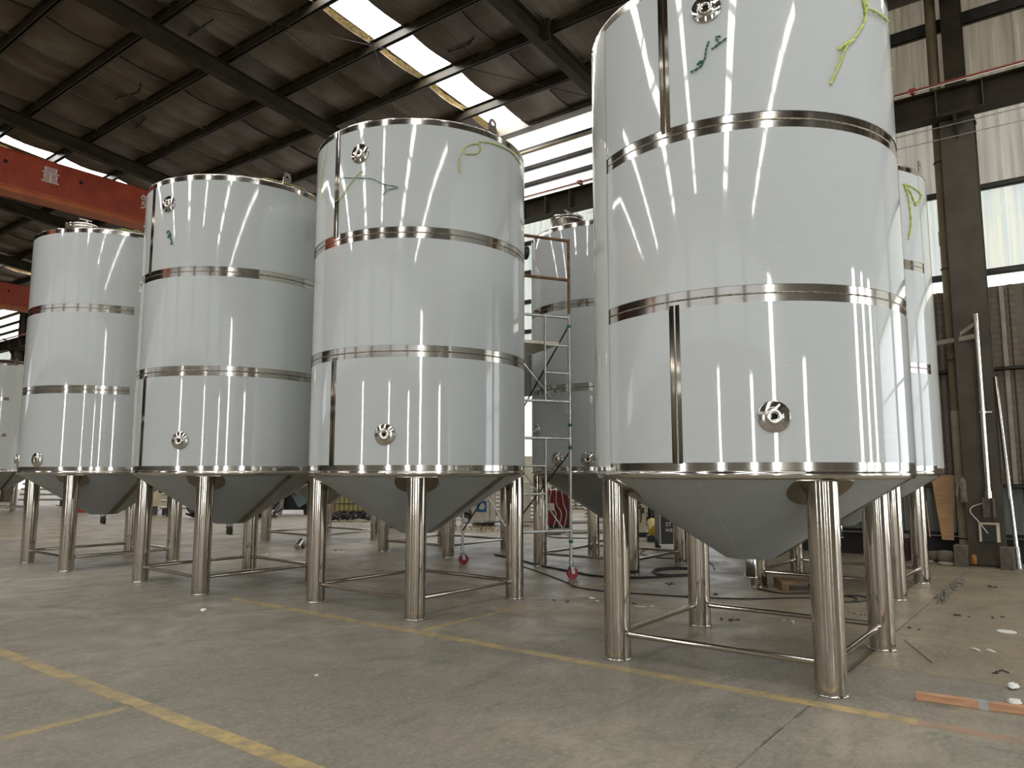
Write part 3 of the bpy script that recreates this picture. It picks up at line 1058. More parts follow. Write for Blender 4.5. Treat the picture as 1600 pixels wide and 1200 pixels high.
twine('green_twine', T3, [[(-181.1, 4.39), (-178, 4.40), (-175.0, 4.38), (-163, 4.33), (-159.6, 4.31), (-154.5, 4.25), (-147.4, 4.21), (-152.5, 4.19)], [(-154, 4.24), (-153, 4.18), (-155, 4.14)]], 'green_twine', 'green twine running level under the top port of the middle tank', .005)
twine('green_twine', T2, [[(-168.2, 4.25), (-166.5, 4.27), (-165, 4.22), (-167, 4.20), (-164.6, 4.17), (-163.6, 4.11), (-164.4, 4.10)], [(-167, 4.24), (-164.5, 4.20)]], 'green_twine', 'dark green twine clump below the top port of the third tank', .009, .5)
twine('yellow_twine', T2, [[(-112, 4.955), (-108, 4.962), (-105, 4.958), (-99, 4.965), (-95, 4.958), (-90, 4.966), (-84, 4.958)]], 'twine', 'yellow twine lying along the top rim of the third tank', .007, .6)
twine('yellow_twine', T1, [[(-116, 4.958), (-112, 4.97), (-108, 4.96), (-104, 4.975), (-100, 4.96), (-92, 4.97), (-84, 4.96)]], 'twine', 'yellow twine lying along the top rim of the fourth tank with manway', .009, .6)
twine('white_string', T2, [[(140, 4.05), (144, 3.9), (149, 3.76), (152, 3.66)], [(146, 3.74), (151, 3.78)]], 'white_string', 'white string tied at the left edge of the third tank', .009)
twine('yellow_twine', T6, [[(-118.6, 4.71), (-116, 4.60), (-114.8, 4.45), (-114.5, 4.25), (-117.7, 4.05)], [(-118.6, 4.71), (-110, 4.70), (-101.6, 4.66), (-103, 4.58), (-107, 4.54), (-109, 4.49), (-113, 4.62), (-118, 4.70)]], 'twine', 'yellow twine hanging on the tank half hidden beside the window wall', .013, .5)

# ------------------------------------------------------------------ scaffold tower
def camxy(X, Y):      # a spot given across/along the line of sight, in hall coordinates
    return (X * .606 + Y * .7955, -X * .7955 + Y * .606)


d_, n_ = (.92, .39), (.39, -.92)
base = camxy(.77, 9.95)
dv = Vector((d_[0] * .606 + d_[1] * .7955, -d_[0] * .7955 + d_[1] * .606, 0)).normalized()
nv = Vector((n_[0] * .606 + n_[1] * .7955, -n_[0] * .7955 + n_[1] * .606, 0)).normalized()
sc = thing('scaffold_tower', 'mobile tube scaffold tower with red castors behind the middle tank', 'scaffold', (base[0], base[1], 0))
Rp = Vector((0, 0, 0))
Lp = -dv * 0.8
Rb = -nv * 2.0
Lb = Lp - nv * 2.0
zv = Vector((0, 0, 1))
for (a, b) in ((Lp, Rp), (Lb, Rb)):
    for p in (a, b):
        obj('post', MB().tube(p + zv * .24, p + zv * 3.5, .021, 12), M['galv'], sc)
        obj('guard_post', MB().tube(p + zv * 3.5, p + zv * 4.54, .021, 12), M['rusty_tube'], sc)
        c = obj('castor_wheel', MB().tube(p + dv * .02 + zv * .075 - nv * .022, p + dv * .02 + zv * .075 + nv * .022, .075, 20), M['rubber_red'], sc)
        mb = MB().tube(p + zv * .17, p + zv * .26, .028, 10).box(p.x - .05, p.x + .05, p.y - .05, p.y + .05, .165, .175)
        for s in (-1, 1):
            mb.beam(p + zv * .17 + nv * .03 * s, p + zv * .07 + nv * .03 * s + dv * .02, .05, .004, up=tuple(nv))
        obj('castor_fork', mb, M['galv'], sc)
        obj('brake_lever', MB().beam(p + zv * .18 + nv * .04, p + zv * .16 + nv * .13, .04, .006), M['galv'], sc)
    for z in (.62, 1.82, 2.31, 3.45):
        obj('ledger', MB().tube(a + zv * z, b + zv * z, .019, 10), M['galv'], sc)
    for z in (1.1, 1.46, 2.69, 3.06):
        obj('rung', MB().tube(b - dv * .36 + zv * z, b + zv * z, .014, 8) if z > 2 else MB().tube(b - dv * .72 + zv * z, b - dv * .36 + zv * z, .014, 8), M['galv'], sc)
    obj('ladder_stile', MB().tube(b - dv * .36 + zv * 2.31, b - dv * .36 + zv * 3.45, .015, 8).tube(b - dv * .36 + zv * .62, b - dv * .36 + zv * 1.82, .015, 8), M['galv'], sc)
    for z in (3.97, 4.52):
        obj('guard_rail', MB().tube(a + zv * z, b + zv * z, .021, 10), M['rusty_tube'], sc)
for (a, b) in ((Lp, Lb), (Rp, Rb)):
    for (z0, z1) in ((3.35, 2.05), (1.65, .5)):
        obj('diagonal_brace', MB().tube(a + zv * z0, b + zv * z1, .011, 8), M['black_paint'], sc)
        obj('diagonal_brace', MB().tube(a + zv * z1, b + zv * z0, .011, 8), M['galv'], sc)
for p in (Rp, Rb):
    for z in (.48, 3.33, 2.0, 1.7):
        obj('brace_clamp', MB().tube(p + zv * (z - .02), p + zv * (z + .02), .029, 10), M['green_tube'], sc)
obj('platform', MB().beam(Lp + (dv * .35) + zv * 3.09, Lb + (dv * .35) + zv * 3.09, .6, .04), M['plate'], sc)
# work lamp on the guard rail
q = Vector((base[0], base[1], 0)) - dv * .78 + zv * 4.28
t = thing('work_lamp', 'black work lamp clamped to the rusty guard rail of the scaffold', 'lamp', tuple(q))
obj('lamp_head', MB().tube((0, 0, 0), tuple(-nv * .0 + dv * .16), .06, 16, .09), M['black_paint'], t)
obj('lamp_arm', MB().tube((0, 0, 0), (0, 0, .26), .012, 8).tube((0, 0, 0), tuple(dv * -.2), .04, 10), M['black_paint'], t)
obj('lamp_glass', MB().tube(tuple(dv * .155), tuple(dv * .163), .06, 16), M['white_cab'], t)

# ------------------------------------------------------------------ things along the window wall
p = thing('drain_pipe', 'tan vertical drain pipe beside the steel column on the window wall', 'pipe', (13.6, 1.55, 0))
obj('lower_pipe', MB().tube((0, 0, 0), (0, 0, 2.33), .092, 20), M['pvc'], p)
obj('upper_pipe', MB().tube((0, 0, 2.33), (0, 0, 9.4), .082, 20), M['pvc_dark'], p)
obj('coupling', MB().tube((0, 0, 5.03), (0, 0, 5.25), .092, 20), M['pvc_dark'], p)
for z in (.36, 1.18, 3.14, 4.62, 6.4):
    obj('clamp_band', MB().tube((0, 0, z - .012), (0, 0, z + .012), .096, 20).beam((0, -.08, z), (0, -.3, z), .02, .02), M['black_paint'], p)
obj('foot_collar', MB().tube((0, 0, 0), (0, 0, .06), .11, 20), M['pvc_dark'], p)

p = thing('polished_pipe', 'polished steel pipe standing upright in front of the column', 'pipe', (13.12, 1.165, .9))
obj('pipe_body', MB().tube((0, 0.0, 0.13), (0, .0, 2.86), .036, 18), M['steel'], p)
obj('hose_clip', MB().tube((0, 0, 1.35), (0, 0, 1.38), .052, 14).beam((0, -.02, 1.365), (0, -.12, 1.365), .02, .02), M['steel'], p)
mb = MB().box(-.14, .02, -.07, -.05, -.18, .10).box(-.14, .02, .05, .07, -.18, .10).box(-.03, .0, -.05, .05, -.18, .10)
obj('socket_bracket', mb, M['box_grey'], p)
obj('socket_stub', MB().tube((0, 0, .09), (0, 0, .2), .05, 16), M['steel'], p)
obj('bracket_arm', MB().beam((0, 0, 2.52), (.30, .62, 2.50), .04, .07), M['rib'], p)
obj('bracket_strut', MB().beam((0, 0, 2.72), (.15, .30, 2.55), .03, .05), M['rib'], p)
p = thing('leaning_pole', 'long thin bright pole leaning right of the column', 'pole', (13.15, .86, 0))
obj('pole_body', MB().tube((0, 0, 0.02), (.32, .14, 2.82), .030, 14), M['steel'], p)
obj('pole_sleeve', MB().tube((-.005, -.002, 0.0), (.03, .013, .30), .036, 14), M['galv'], p)
# wall boxes
p = thing('switch_box', 'dark switch box with pale frame low on the near column', 'box', (13.2, 1.19, .50))
obj('housing', MB().box(-.05, 0, -.12, .12, -.14, .12), M['black_paint'], p)
obj('frame', MB().box(-.07, -.05, -.13, .13, .11, .14).box(-.07, -.05, -.13, -.09, -.14, .12).box(-.07, -.05, .10, .13, -.14, .12), M['cream'], p)
obj('cable_loop', MB().path([(-.06, .02, -.02), (-.06, .12, .14), (-.06, .22, .28), (-.06, .2, .36), (-.05, .06, .42)], .007, 6), M['white_string'], p)
p = thing('work_jacket', 'grey-green jacket hanging from the column bracket', 'jacket', (13.25, 1.50, .92))
mb = MB().lathe([(.02, .38), (.04, .36), (.06, .30), (.055, .15), (.065, .02), (.06, .0), (0, .0)], 14)
obj('jacket_body', mb, M['sack'], p)
obj('sleeve', MB().path([(-.03, .05, .30), (-.04, .08, .2), (-.03, .08, .08)], .022, 8), M['sack'], p)
for (dy, lb) in ((.30, 'left of two dark kerb blocks at the foot of the near column'), (-.27, 'right of two dark kerb blocks at the foot of the near column')):
    tag(obj('kerb_block', MB().box(-.12, .12, -.085, .085, 0.0, .31), M['box_grey'], None, (13.0, 1.25 + dy, 0), bevel=.01), lb, 'block')
p = thing('orange_bottle', 'orange plastic bottle by the drain pipe foot', 'bottle', (13.25, 1.50 - .08, 0))
obj('bottle_body', MB().lathe([(0, 0), (.045, 0), (.05, .01), (.05, .13), (.03, .16), (.018, .17)], 16), M['orange'], p)
obj('cap', MB().tube((0, 0, .17), (0, 0, .2), .02, 12), M['orange'], p)
tag(obj('plywood_sheet', MB().add([(0, .0, 0), (0, -.16, 0), (.28, -.2, 1.0), (.28, .14, 1.0), (.02, .0, 0), (.02, -.16, 0), (.30, -.2, 1.0), (.30, .14, 1.0)],
    [(0, 1, 2, 3), (7, 6, 5, 4), (0, 4, 5, 1), (1, 5, 6, 2), (2, 6, 7, 3), (3, 7, 4, 0)]), M['ply'], None, (13.52, 1.86, .33)), 'orange-brown plywood board leaning on the wall beside the drain pipe', 'board')
tag(obj('wood_strip', MB().beam((0, 0, 0), (.2, .06, .55), .015, .02), M['timber'], None, (13.50, 2.02, .36)), 'narrow wood strip leaning behind the plywood board', 'strip')
for i, (x, y, s) in enumerate(((13.45, 1.97, .10), (13.30, 1.80, .12))):
    mb = MB().lathe([(0, -.0), (s * .8, .0), (s, s * .4), (s, s * 1.1), (s * .75, s * 1.5), (0, s * 1.6)], 14)
    tag(obj('stuffed_sack', mb, M['sack'], None, (x, y, 0)), ('rear left', 'front right')[i] + ' of two round grey sacks on the floor by the window wall', 'sack')
for i, (x, y) in enumerate(((13.15, 2.08), (13.05, 1.74))):
    tag(obj('floor_mat', MB().lathe([(0, 0), (.12, 0), (.15, .02), (.12, .035), (0, .04)], 18), M['wall_beige'], None, (x, y, 0)), ('left', 'right')[i] + ' pale flattened bag in front of the round sacks', 'bag')
p = thing('plastic_crate', 'maroon plastic crate seen between rear tank legs by the wall', 'crate', (13.35, 2.46, 0))
mb = MB().box(-.14, .14, -.16, .16, 0, .02)
for k in range(5):
    z = .03 + .065 * k
    mb.box(-.15, -.14, -.16, .16, z, z + .03).box(-.15, .15, -.17, -.16, z, z + .03).box(-.15, .15, .16, .17, z, z + .03).box(.14, .15, -.16, .16, z, z + .03)
for yy in (-.16, -.05, .05, .15):
    mb.box(-.155, -.14, yy, yy + .015, 0, .33)
obj('crate_body', mb, M['crate'], p)
obj('crate_lid', MB().box(-.16, .16, -.17, .17, .345, .40), M['sack'], p)

# ------------------------------------------------------------------ floor clutter near the front
p = thing('timber_bar', 'reddish timber bar lying on the floor at lower right', 'timber', (5.33, .93, 0), math.atan2(-.55 * 2.6, .06 * 2.6))
obj('bar', MB().box(0, 1.5, -.022, .022, 0, .046), M['timber'], p, bevel=.003)
obj('metal_clip', MB().box(.33, .38, -.025, .025, .0, .049).box(.30, .41, -.018, .018, .046, .052), M['galv'], p)
tag(obj('white_disc', MB().tube((0, 0, 0), (0, 0, .004), .075, 32), M['debris_white'], None, (7.99, .65, 0)), 'round white disc lying flat on the floor at right', 'disc')
tag(obj('thin_rod', MB().tube((7.09, 1.30, .006), (6.38, .99, .006), .005, 8), M['steel_dull']), 'thin metal rod on the floor right of the nearest tank', 'rod')
for i, (x, y) in enumerate(((5.93, .47), (5.55, .44))):
    mb = MB()
    for k in range(3):
        mb.lathe([(0, 0), (.03, .0), (.045, .02), (.03, .05), (0, .055)], 10)
        mb.v = [(a + .03 + random.uniform(-.007, .007), b * .8 + random.uniform(-.007, .007), max(0, c * .6 + random.uniform(-.006, .006))) for (a, b, c) in mb.v]
        mb.sm = [False] * len(mb.f)
    tag(obj('plastic_scrap', mb, M['debris_white'], None, (x, y, 0)), ('farther', 'nearer')[i] + ' crumpled white plastic scrap at the right picture edge', 'scrap')
tag(obj('paper_scrap', MB().add([(0, 0, .0), (.05, .01, .02), (.04, .05, .004), (-.01, .04, .018), (.02, .03, .03)], [(0, 1, 4), (1, 2, 4), (2, 3, 4), (3, 0, 4)]), M['debris_white'], None, (4.24, 7.11, 0)), 'small white scrap on the floor before the third tank', 'scrap')
tag(obj('paper_scrap', MB().add([(0, 0, .0), (.03, .01, .01), (.02, .03, .004), (-.01, .02, .01)], [(0, 1, 2, 3)]), M['debris_white'], None, (3.42, 4.29, 0)), 'tiny white chip alone in the middle of the open floor', 'scrap')
# scattered small litter
spots = [(7.2, 4.35), (7.4, 4.15), (7.3, 3.9), (7.15, 3.75), (8.0, 3.6), (8.35, 3.45), (8.25, 3.3), (8.9, 3.9), (8.5, 4.7), (8.6, 4.35), (8.75, 4.25), (7.0, 2.8), (7.3, 2.3),
         (8.1, 1.9), (7.6, 1.3), (7.1, .7), (8.6, 1.05), (9.0, .5), (7.4, .2), (6.4, .6), (11.0, 3.4), (11.4, 4.6), (12.0, 5.4), (12.2, 6.6), (11.6, 7.6), (9.4, 7.0), (8.9, 8.8), (7.9, 6.6),
         (7.4, 8.0), (10.6, 10.4), (11.2, 12.5), (12.8, 14.0), (8.8, 10.6), (7.6, 11.0), (6.9, 13.6), (7.9, 14.5), (9.4, 16.4), (10.6, 19), (8.7, .75), (9.6, 1.9), (6.9, 4.6), (10.9, 1.0)]
for i, (x, y) in enumerate(spots):
    m = 'debris_dark' if i % 3 else 'debris_white'
    s = random.uniform(.02, .05)
    mb = MB()
    for k in range(4):
        a = random.uniform(0, 6.28)
        dx, dy = random.uniform(-.08, .08), random.uniform(-.08, .08)
        mb.beam((dx, dy, .004), (dx + s * math.cos(a), dy + s * math.sin(a), .004 + s * .25 * random.random()), s * .5, .006)
    o = obj('floor_litter', mb, M[m], None, (x, y, 0))
    tag(o, ('small dark litter scrap on the concrete floor' if m == 'debris_dark' else 'small pale litter scrap on the concrete floor'), 'litter', 'dark litter scraps' if m == 'debris_dark' else 'pale litter scraps')
# cables
def cable(pts, r, label):
    tag(obj('floor_cable', MB().path([(x, y, r) for (x, y) in pts], r, 6, 6), M['cable']), label, 'cable')


cable([(9.1, 7.05), (8.94, 6.58), (8.5, 5.9), (8.26, 5.56), (8.0, 5.2), (7.82, 4.99), (7.75, 4.6), (7.82, 4.21), (7.95, 3.7), (8.2, 3.1), (8.58, 2.7), (8.75, 2.5), (9.0, 2.45), (9.05, 2.6), (8.85, 2.85), (9.0, 3.2)], .008, 'long thin black cable snaking from the scaffold to behind the nearest tank')
cable([(9.9, 7.9), (9.6, 7.2), (9.2, 6.5), (8.9, 5.7), (8.75, 5.3), (8.9, 4.8), (9.3, 4.5), (9.7, 4.35), (10.0, 4.5)], .014, 'thick black cable passing the right scaffold castor')
loop = []
for k in range(34):
    a = k * .62
    loop.append((9.75 + .42 * math.cos(a) + .02 * k / 4, 4.55 + .30 * math.sin(a) + .012 * k / 3))
cable(loop, .009, 'coiled black cable on the floor behind the nearest tank left legs')
loop = [(8.75 + .22 * math.cos(k * .7) + .012 * k, 2.3 + .16 * math.sin(k * .7) - .01 * k) for k in range(22)]
cable(loop, .008, 'small loose coil of thin cable under the nearest tank right side')
cable([(12.2, 6.3), (11.6, 6.1), (11.2, 5.6), (11.35, 5.0), (11.0, 4.6), (10.4, 4.3)], .009, 'black cable from the welding machine across the floor')
cable([(15.4, 10.4), (14.6, 10.1), (14.0, 9.3), (13.6, 9.4), (13.2, 8.9), (13.5, 8.2)], .012, 'grey-black hose near the dark red cabinet')
# pallet piece
p = thing('wooden_pallet', 'small wooden pallet under the rear tank near the window wall', 'pallet', (9.35, 2.82, 0), D(-60))
for k in range(4):
    obj('plank', MB().box(-.25, .25, -.2 + .11 * k, -.12 + .11 * k, .09, .108), M['pallet'], p)
for k in (-1, 1):
    obj('bearer', MB().box(-.04 + .2 * k, .04 + .2 * k, -.2, .22, 0, .09), M['pallet'], p)
tag(obj('pipe_fitting', MB().tube((0, 0, .05), (.16, .1, .14), .055, 16, .05).tube((.16, .1, .14), (.26, .16, .03), .05, 16, .05), M['steel'], None, (8.5, 11.3, 0)), 'short polished elbow fitting on the floor behind the middle tank', 'fitting')

# ------------------------------------------------------------------ machines and stock beyond, seen under the tanks
p = thing('welding_machine', 'black welding machine with white and orange lettering under the nearest tank', 'machine', (12.45, 5.95, 0), D(-52.7))
obj('cabinet', MB().box(-.2, .2, -.15, .3, .12, .92), M['black_paint'], p)
obj('side_rail', MB().box(-.22, -.2, -.17, .3, .12, .95).box(.2, .22, -.17, .3, .12, .95), M['steel_dull'], p)
for s in (-1, 1):
    obj('wheel', MB().tube((s * .2, .15, .1), (s * .24, .15, .1), .1, 18), M['black_paint'], p)
    obj('wheel', MB().tube((s * .2, -.1, .05), (s * .23, -.1, .05), .05, 14), M['black_paint'], p)
for (tx, z, sz, mt, cx) in (('ST', .43, .095, 'white_paint', -.06), ('WELD', .33, .085, 'white_paint', 0.0)):
    lettering(tx, sz, .001, M[mt], p, (cx, -.153, z), (D(90), 0, 0))
obj('orange_badge', MB().box(.05, .12, -.156, -.15, .42, .51), M['yellow'], p)
p = thing('cream_cabinet', 'tall cream steel cabinet beside the nearest tank front-left leg', 'cabinet', (14.55, 7.70, 0), D(-52.7))
obj('cabinet_body', MB().box(-.15, .15, -.14, .14, .1, 1.0), M['cream'], p)
obj('cabinet_plinth', MB().box(-.2, .2, -.16, .16, 0, .1), M['black_paint'], p)
obj('torch_cable', MB().path([(-.03, -.155, .7), (0, -.17, .6), (.04, -.17, .66), (.05, -.17, .4), (.02, -.17, .3)], .012, 6), M['cable'], p)
obj('handle', MB().box(.08, .11, -.17, -.14, .5, .62), M['black_paint'], p)
p = thing('yellow_bucket', 'yellow plastic tub tipped over beside the welding machine', 'bucket', (13.75, 6.85, 0), D(30))
obj('tub', MB().tube((0, 0, .20), (.28, .1, .36), .17, 20, .10), M['yellow'], p)
obj('tub_stand', MB().box(-.1, .3, -.1, .2, 0, .12), M['black_paint'], p)
p = thing('control_rack', 'open black rack of equipment beyond the cream cabinet', 'rack', (15.6, 7.6, 0), D(-52.7))
mb = MB()
for (a, b) in ((-.3, -.2), (.3, -.2), (-.3, .2), (.3, .2)):
    mb.box(a - .02, a + .02, b - .02, b + .02, 0, 1.3)
obj('rack_posts', mb, M['black_paint'], p)
for z in (.2, .6, .95, 1.25):
    obj('shelf', MB().box(-.32, .32, -.22, .22, z, z + .03), M['steel_dull'], p)
obj('dark_unit', MB().box(-.28, .1, -.2, .2, .23, .58), M['black_paint'], p)
obj('dark_unit', MB().box(-.28, .2, -.2, .2, .63, .8), M['black_paint'], p)
p = thing('red_cabinet', 'dark red steel cabinet with hoses hanging over it, beside the scaffold', 'cabinet', (15.7, 10.5, 0), D(-52.7))
obj('cabinet_body', MB().box(-.27, .27, -.2, .2, .06, .92), M['red_cab'], p)
obj('cabinet_feet', MB().box(-.25, .25, -.18, .18, 0, .06), M['black_paint'], p)
obj('door_line', MB().box(-.26, .26, -.204, -.2, .48, .49).box(-.26, .26, -.204, -.2, .2, .205), M['crane_red'], p)
obj('notice', MB().box(-.27, -.12, -.21, -.204, .42, .60), M['white_cab'], p)
for k in range(4):
    x0 = -.2 + .13 * k
    obj('hose', MB().path([(x0, .1, .95), (x0 - .02, -.1, .97), (x0, -.22, .9), (x0 + .04 * (k - 1), -.23, .6), (x0 + .12, -.24, .35), (x0 + .05, -.3, .03)], .011, 6), M['galv'], p)
obj('top_bundle', MB().path([(-.25, 0, .95), (-.05, .05, 1.0), (.1, -.05, .98), (.25, .02, .95)], .03, 8), M['sack'], p)
p = thing('green_compressor', 'green machine with dark motor right of the red cabinet', 'machine', (17.2, 9.9, 0), D(-52.7))
obj('motor', MB().tube((-.55, 0, .72), (-.1, 0, .68), .17, 20), M['sack'], p)
obj('motor_base', MB().box(-.55, -.1, -.15, .15, .35, .6), M['black_paint'], p)
obj('green_body', MB().box(-.1, .6, -.2, .2, .5, .78).box(.1, .5, -.2, .2, .78, .9), M['green_mach'], p)
obj('frame', MB().box(-.6, .9, -.22, -.16, .45, .5).box(-.6, .9, .16, .22, .45, .5).box(-.55, -.5, -.2, .2, 0, .45).box(.8, .85, -.2, .2, 0, .45), M['steel_dull'], p)
# white cabinets with blue sign
p = thing('white_cabinet', 'off-white cabinet bearing a blue sign, seen under the middle tank', 'cabinet', (15.1, 12.35, 0), D(-52.7))
obj('cabinet_body', MB().box(-.35, .25, -.3, .3, .12, .98), M['white_cab'], p)
obj('cabinet_top', MB().box(-.37, .27, -.32, .32, .98, 1.02), M['white_cab'], p)
obj('sign', MB().box(-.22, .03, -.312, -.302, .36, .64), M['blue'], p)
obj('sign_emblem', MB().tube((-.095, -.316, .50), (-.095, -.312, .50), .085, 9), M['sign_yellow'], p)
obj('cabinet_feet', MB().box(-.33, .23, -.28, .28, 0, .12), M['black_paint'], p)
p = thing('white_cabinet', 'off-white cabinet with small vent right of the blue sign', 'cabinet', (15.55, 11.75, 0), D(-52.7))
obj('cabinet_body', MB().box(-.4, .4, -.3, .3, .12, 1.12), M['white_cab'], p)
for k in range(4):
    obj('vent_slot', MB().box(-.26, -.14, -.304, -.3, .80 + .05 * k, .83 + .05 * k), M['debris_dark'], p)
obj('panel_line', MB().box(-.02, -.01, -.304, -.3, .12, 1.1).box(.12, .125, -.304, -.3, .12, 1.1), M['sack'], p)
mb = MB()
random.seed(11)
for k in range(110):
    a, b = random.uniform(-.7, .7), random.uniform(-.16, .16)
    h = .13 * (1 - (b / .2) ** 2) * random.random()
    an = random.uniform(0, 6.28)
    l = random.uniform(.04, .13)
    mb.beam((a, b, .01 + h), (a + l * math.cos(an), b + l * math.sin(an), .02 + h + random.uniform(0, .05)), .02, .008)
o = tag(obj('swarf_heap', mb, M['scrap'], None, (13.5, 11.2, 0), (0, 0, D(-52.7))), 'low heap of brown swarf on the floor below the off-white cabinets', 'swarf')
o['kind'] = 'stuff'
# stacked plates
for i, (x, y, n, lb) in enumerate(((14.2, 12.9, 8, 'left of the cabinet with the blue sign'), (17.1, 12.4, 9, 'left of the dark red cabinet'), (19.5, 9.2, 6, 'beyond the green machine'), (18.5, 7.9, 5, 'right of and beyond the green machine'))):
    st_ = thing('plate_stack', 'stack of pale sheet plates on battens ' + lb, 'plates', (x, y, 0), D(-52.7))
    for k in range(n):
        wq = .25 if i == 0 else (.35 if i == 1 else 1.2)
        jx, jy = random.uniform(-.05, .05), random.uniform(-.05, .05)
        obj('plate', MB().box(-wq + jx, wq + jx, -.3 + jy, .3 + jy, .05 + .105 * k, .085 + .105 * k), M['plate'], st_)
        obj('batten', MB().box(-wq * .8, -wq * .8 + .06, -.28, .28, .105 * k, .05 + .105 * k).box(wq * .7, wq * .7 + .06, -.28, .28, .105 * k, .05 + .105 * k), M['pallet'], st_)
for i, (x, y, L, n, lb) in enumerate(((20.5, 11.3, 2.2, 4, 'long stack in the yard right behind the dark red cabinet'), (22.5, 7.6, 3.0, 5, 'long stack in the yard seen between the legs right of the scaffold'),
                                     (19.0, 15.6, 2.2, 6, 'long stack in the yard behind the off-white cabinets'), (24.5, 14.0, 3.5, 10, 'tall stack in the yard farthest beyond the scaffold'), (18.2, 21.5, 2.5, 5, 'stack behind the blue-grey machine'))):
    st_ = thing('plate_stack', 'pale steel sections, ' + lb, 'plates', (x, y, 0), D(-52.7 + 6 * (i % 3 - 1)))
    for k in range(n):
        for q in range(2):
            jx = random.uniform(-.2, .2)
            obj('plate', MB().box(-L / 2 + jx, L / 2 + jx, -.45 + .5 * q, -.02 + .5 * q, .06 + .13 * k, .12 + .13 * k), M['plate'], st_)
        obj('batten', MB().box(-L * .4, -L * .4 + .08, -.5, .5, .13 * k, .06 + .13 * k), M['pallet'], st_)
        obj('batten', MB().box(L * .35, L * .35 + .08, -.5, .5, .13 * k, .06 + .13 * k), M['pallet'], st_)
for i, (x, y, lb) in enumerate(((16.5, 8.0, 'dark steel angles lying on the floor left of the rear tank'), (14.6, 9.3, 'dark steel angles lying near the cream cabinet'), (17.5, 10.9, 'dark steel angles lying in front of the long stack'))):
    t_ = thing('steel_angles', lb, 'steel', (x, y, 0), D(-52.7 + 8 * i))
    for k in range(5):
        obj('angle_bar', MB().box(-1.1 + random.uniform(-.2, .2), 1.1, -.3 + .14 * k, -.24 + .14 * k, 0, .045), M['debris_dark' if k % 2 else 'steel_dull'], t_)
p = thing('coil_drum', 'dark cable drum lying among stock under the third tank', 'drum', (15.4, 19.0, 0), D(20))
obj('drum_core', MB().tube((0, -.2, .35), (0, .2, .35), .2, 20), M['cable'], p)
obj('drum_flange', MB().tube((0, -.23, .35), (0, -.2, .35), .35, 24), M['pallet'], p)
obj('drum_flange', MB().tube((0, .2, .35), (0, .23, .35), .35, 24), M['pallet'], p)
# ibc
p = thing('ibc_tote', 'yellowed plastic tote in a wire cage seen left under the middle tank', 'container', (15.3, 17.65, 0), D(-52.7))
obj('bottle', MB().box(-.45, .45, -.4, .4, .18, 1.15), M['ibc'], p, bevel=.06)
mb = MB()
for k in range(8):
    xx = -.48 + .96 * k / 7
    mb.tube((xx, -.44, .15), (xx, -.44, 1.2), .012, 6)
for k in range(5):
    z = .18 + .25 * k
    mb.tube((-.48, -.44, z), (.48, -.44, z), .012, 6).tube((.48, -.44, z), (.48, .44, z), .012, 6).tube((-.48, -.44, z), (-.48, .44, z), .012, 6)
obj('cage', mb, M['black_paint'], p)
obj('tote_pallet', MB().box(-.5, .5, -.45, .45, 0, .15), M['black_paint'], p)
mb = MB()
for k in range(60):
    a, b = random.uniform(-1.1, 1.1), random.uniform(-.25, .25)
    an = random.uniform(0, 6.28)
    l = random.uniform(.08, .3)
    mb.beam((a, b, .03 + .1 * random.random()), (a + l * math.cos(an), b + l * math.sin(an), .05 + .22 * random.random()), .07, .04)
o = tag(obj('scrap_heap', mb, M['debris_dark'], None, (14.2, 16.1, 0), (0, 0, D(-52.7))), 'dark heap of steel offcuts in front of the caged tote', 'scrap')
o['kind'] = 'stuff'
for (x, y, wd_, n, lb) in ((12.9, 20.2, 1.2, 100, 'dark tangle of steel offcuts under and before the blue-grey machine'), (16.2, 15.0, 1.3, 70, 'dark pile of offcuts right of the caged tote'), (15.8, 26.2, 1.8, 110, 'dark pile of offcuts behind the third tank'), (17.0, 8.75, 0.5, 30, 'low dark offcuts scattered below the green machine')):
    mb = MB()
    for k in range(n):
        a, b = random.uniform(-wd_, wd_), random.uniform(-.4, .4)
        an = random.uniform(0, 6.28)
        l = random.uniform(.1, .45)
        mb.beam((a, b, .03 + .18 * random.random()), (a + l * math.cos(an), b + l * math.sin(an), .05 + .35 * random.random()), .06, .05)
    o = tag(obj('scrap_heap', mb, M['debris_dark'], None, (x, y, 0), (0, 0, D(-52.7))), lb, 'scrap')
    o['kind'] = 'stuff'
p = thing('bending_machine', 'blue-grey machine on splayed legs between the third and middle tanks', 'machine', (14.9, 20.4, 0), D(-52.7))
obj('machine_head', MB().box(-.5, .5, -.25, .25, .72, .95), M['bluegrey'], p)
obj('machine_leg', MB().beam((.2, 0, .8), (.55, -.1, .3), .08, .3, up=(1, 0, 0)), M['bluegrey'], p)
obj('machine_leg', MB().beam((-.1, 0, .75), (-.2, -.1, 0), .08, .12, up=(1, 0, 0)), M['rib'], p)
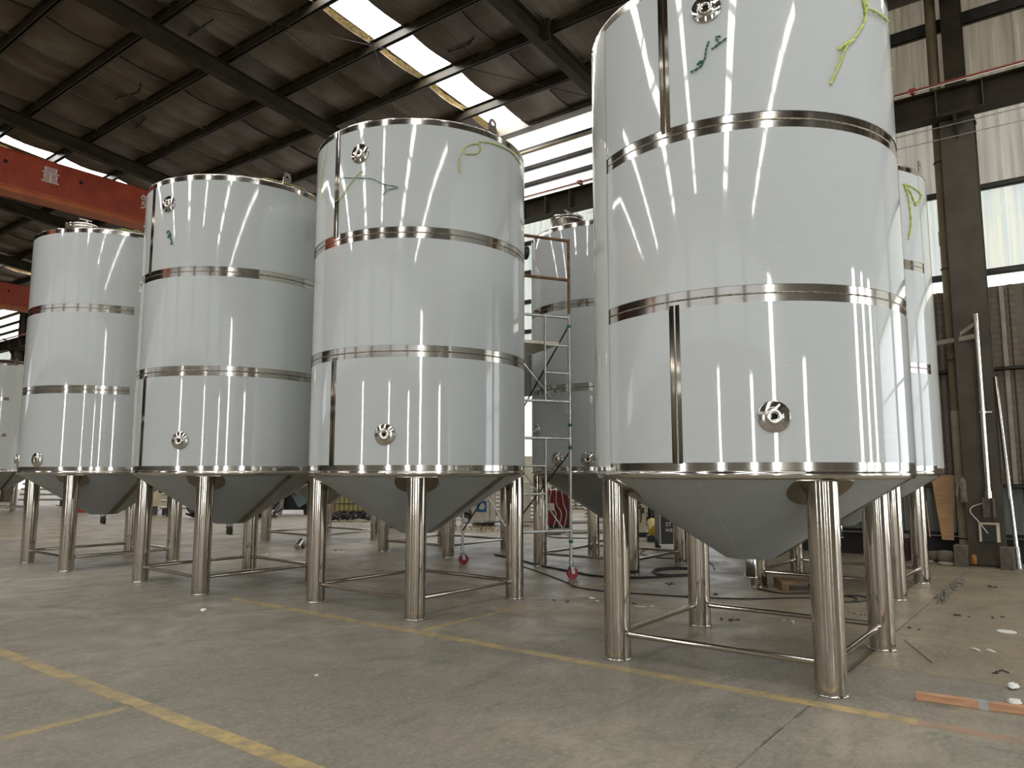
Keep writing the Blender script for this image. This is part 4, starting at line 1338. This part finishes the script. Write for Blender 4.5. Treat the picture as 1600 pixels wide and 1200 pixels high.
obj('machine_leg', MB().beam((.5, 0, .75), (.6, .1, 0), .08, .12, up=(1, 0, 0)), M['black_paint'], p)
obj('dark_tray', MB().box(-.9, .9, .1, .5, .15, .7), M['black_paint'], p)
p = thing('cream_machine', 'cream machine with orange hood behind the left tanks', 'machine', (12.5, 23.6, 0), D(-52.7))
obj('machine_body', MB().box(-.35, .25, -.3, .3, .28, .88), M['cream'], p)
obj('orange_hood', MB().add([(-.38, -.3, .88), (.22, -.3, .88), (-.38, -.3, 1.25), (-.38, .3, .88), (.22, .3, .88), (-.38, .3, 1.25)], [(0, 1, 2), (5, 4, 3), (1, 4, 5, 2), (0, 2, 5, 3), (0, 3, 4, 1)]), M['crane_orange'], p)
obj('label_plate', MB().box(.0, .12, -.304, -.3, .70, .80), M['debris_dark'], p)
obj('red_post', MB().box(.3, .42, -.1, .1, .1, 1.0), M['crane_red'], p)
obj('stand', MB().beam((.3, -.1, .5), (.0, -.2, .25), .08, .08).box(-.33, -.25, -.25, .25, 0, .28).box(.12, .2, -.25, .25, 0, .28), M['black_paint'], p)
tag(obj('red_bin', MB().box(-.35, .3, -.2, .2, 0, .28), M['crane_red'], None, (11.7, 27.2, 0), (0, 0, D(-52.7)), bevel=.02), 'low red bin far behind the fourth tank', 'bin')
# tube racks far left
for i, (x, y, lb) in enumerate(((12.4, 27.8, 'behind the fourth tank left leg'), (12.6, 32.5, 'behind the distant left tank'), (12.7, 21.9, 'behind the third tank'))):
    r_ = thing('tube_rack', 'low rack of bright steel tubes ' + lb, 'rack', (x, y, 0), D(-52.7))
    for k in range(4):
        obj('steel_tube', MB().tube((-1.1, -.1 + .07 * k, .28 + .2 * k), (1.1, -.1 + .07 * k, .28 + .2 * k), .045, 12), M['galv'], r_)
    for xx in (-.8, .8):
        mb = MB()
        mb.box(xx - .03, xx + .03, -.2, -.15, 0, 1.05).box(xx - .03, xx + .03, .25, .3, 0, 1.05)
        for k in range(4):
            mb.box(xx - .02, xx + .02, -.18, .28, .2 + .2 * k, .235 + .2 * k)
        obj('rack_frame', mb, M['black_paint'], r_)
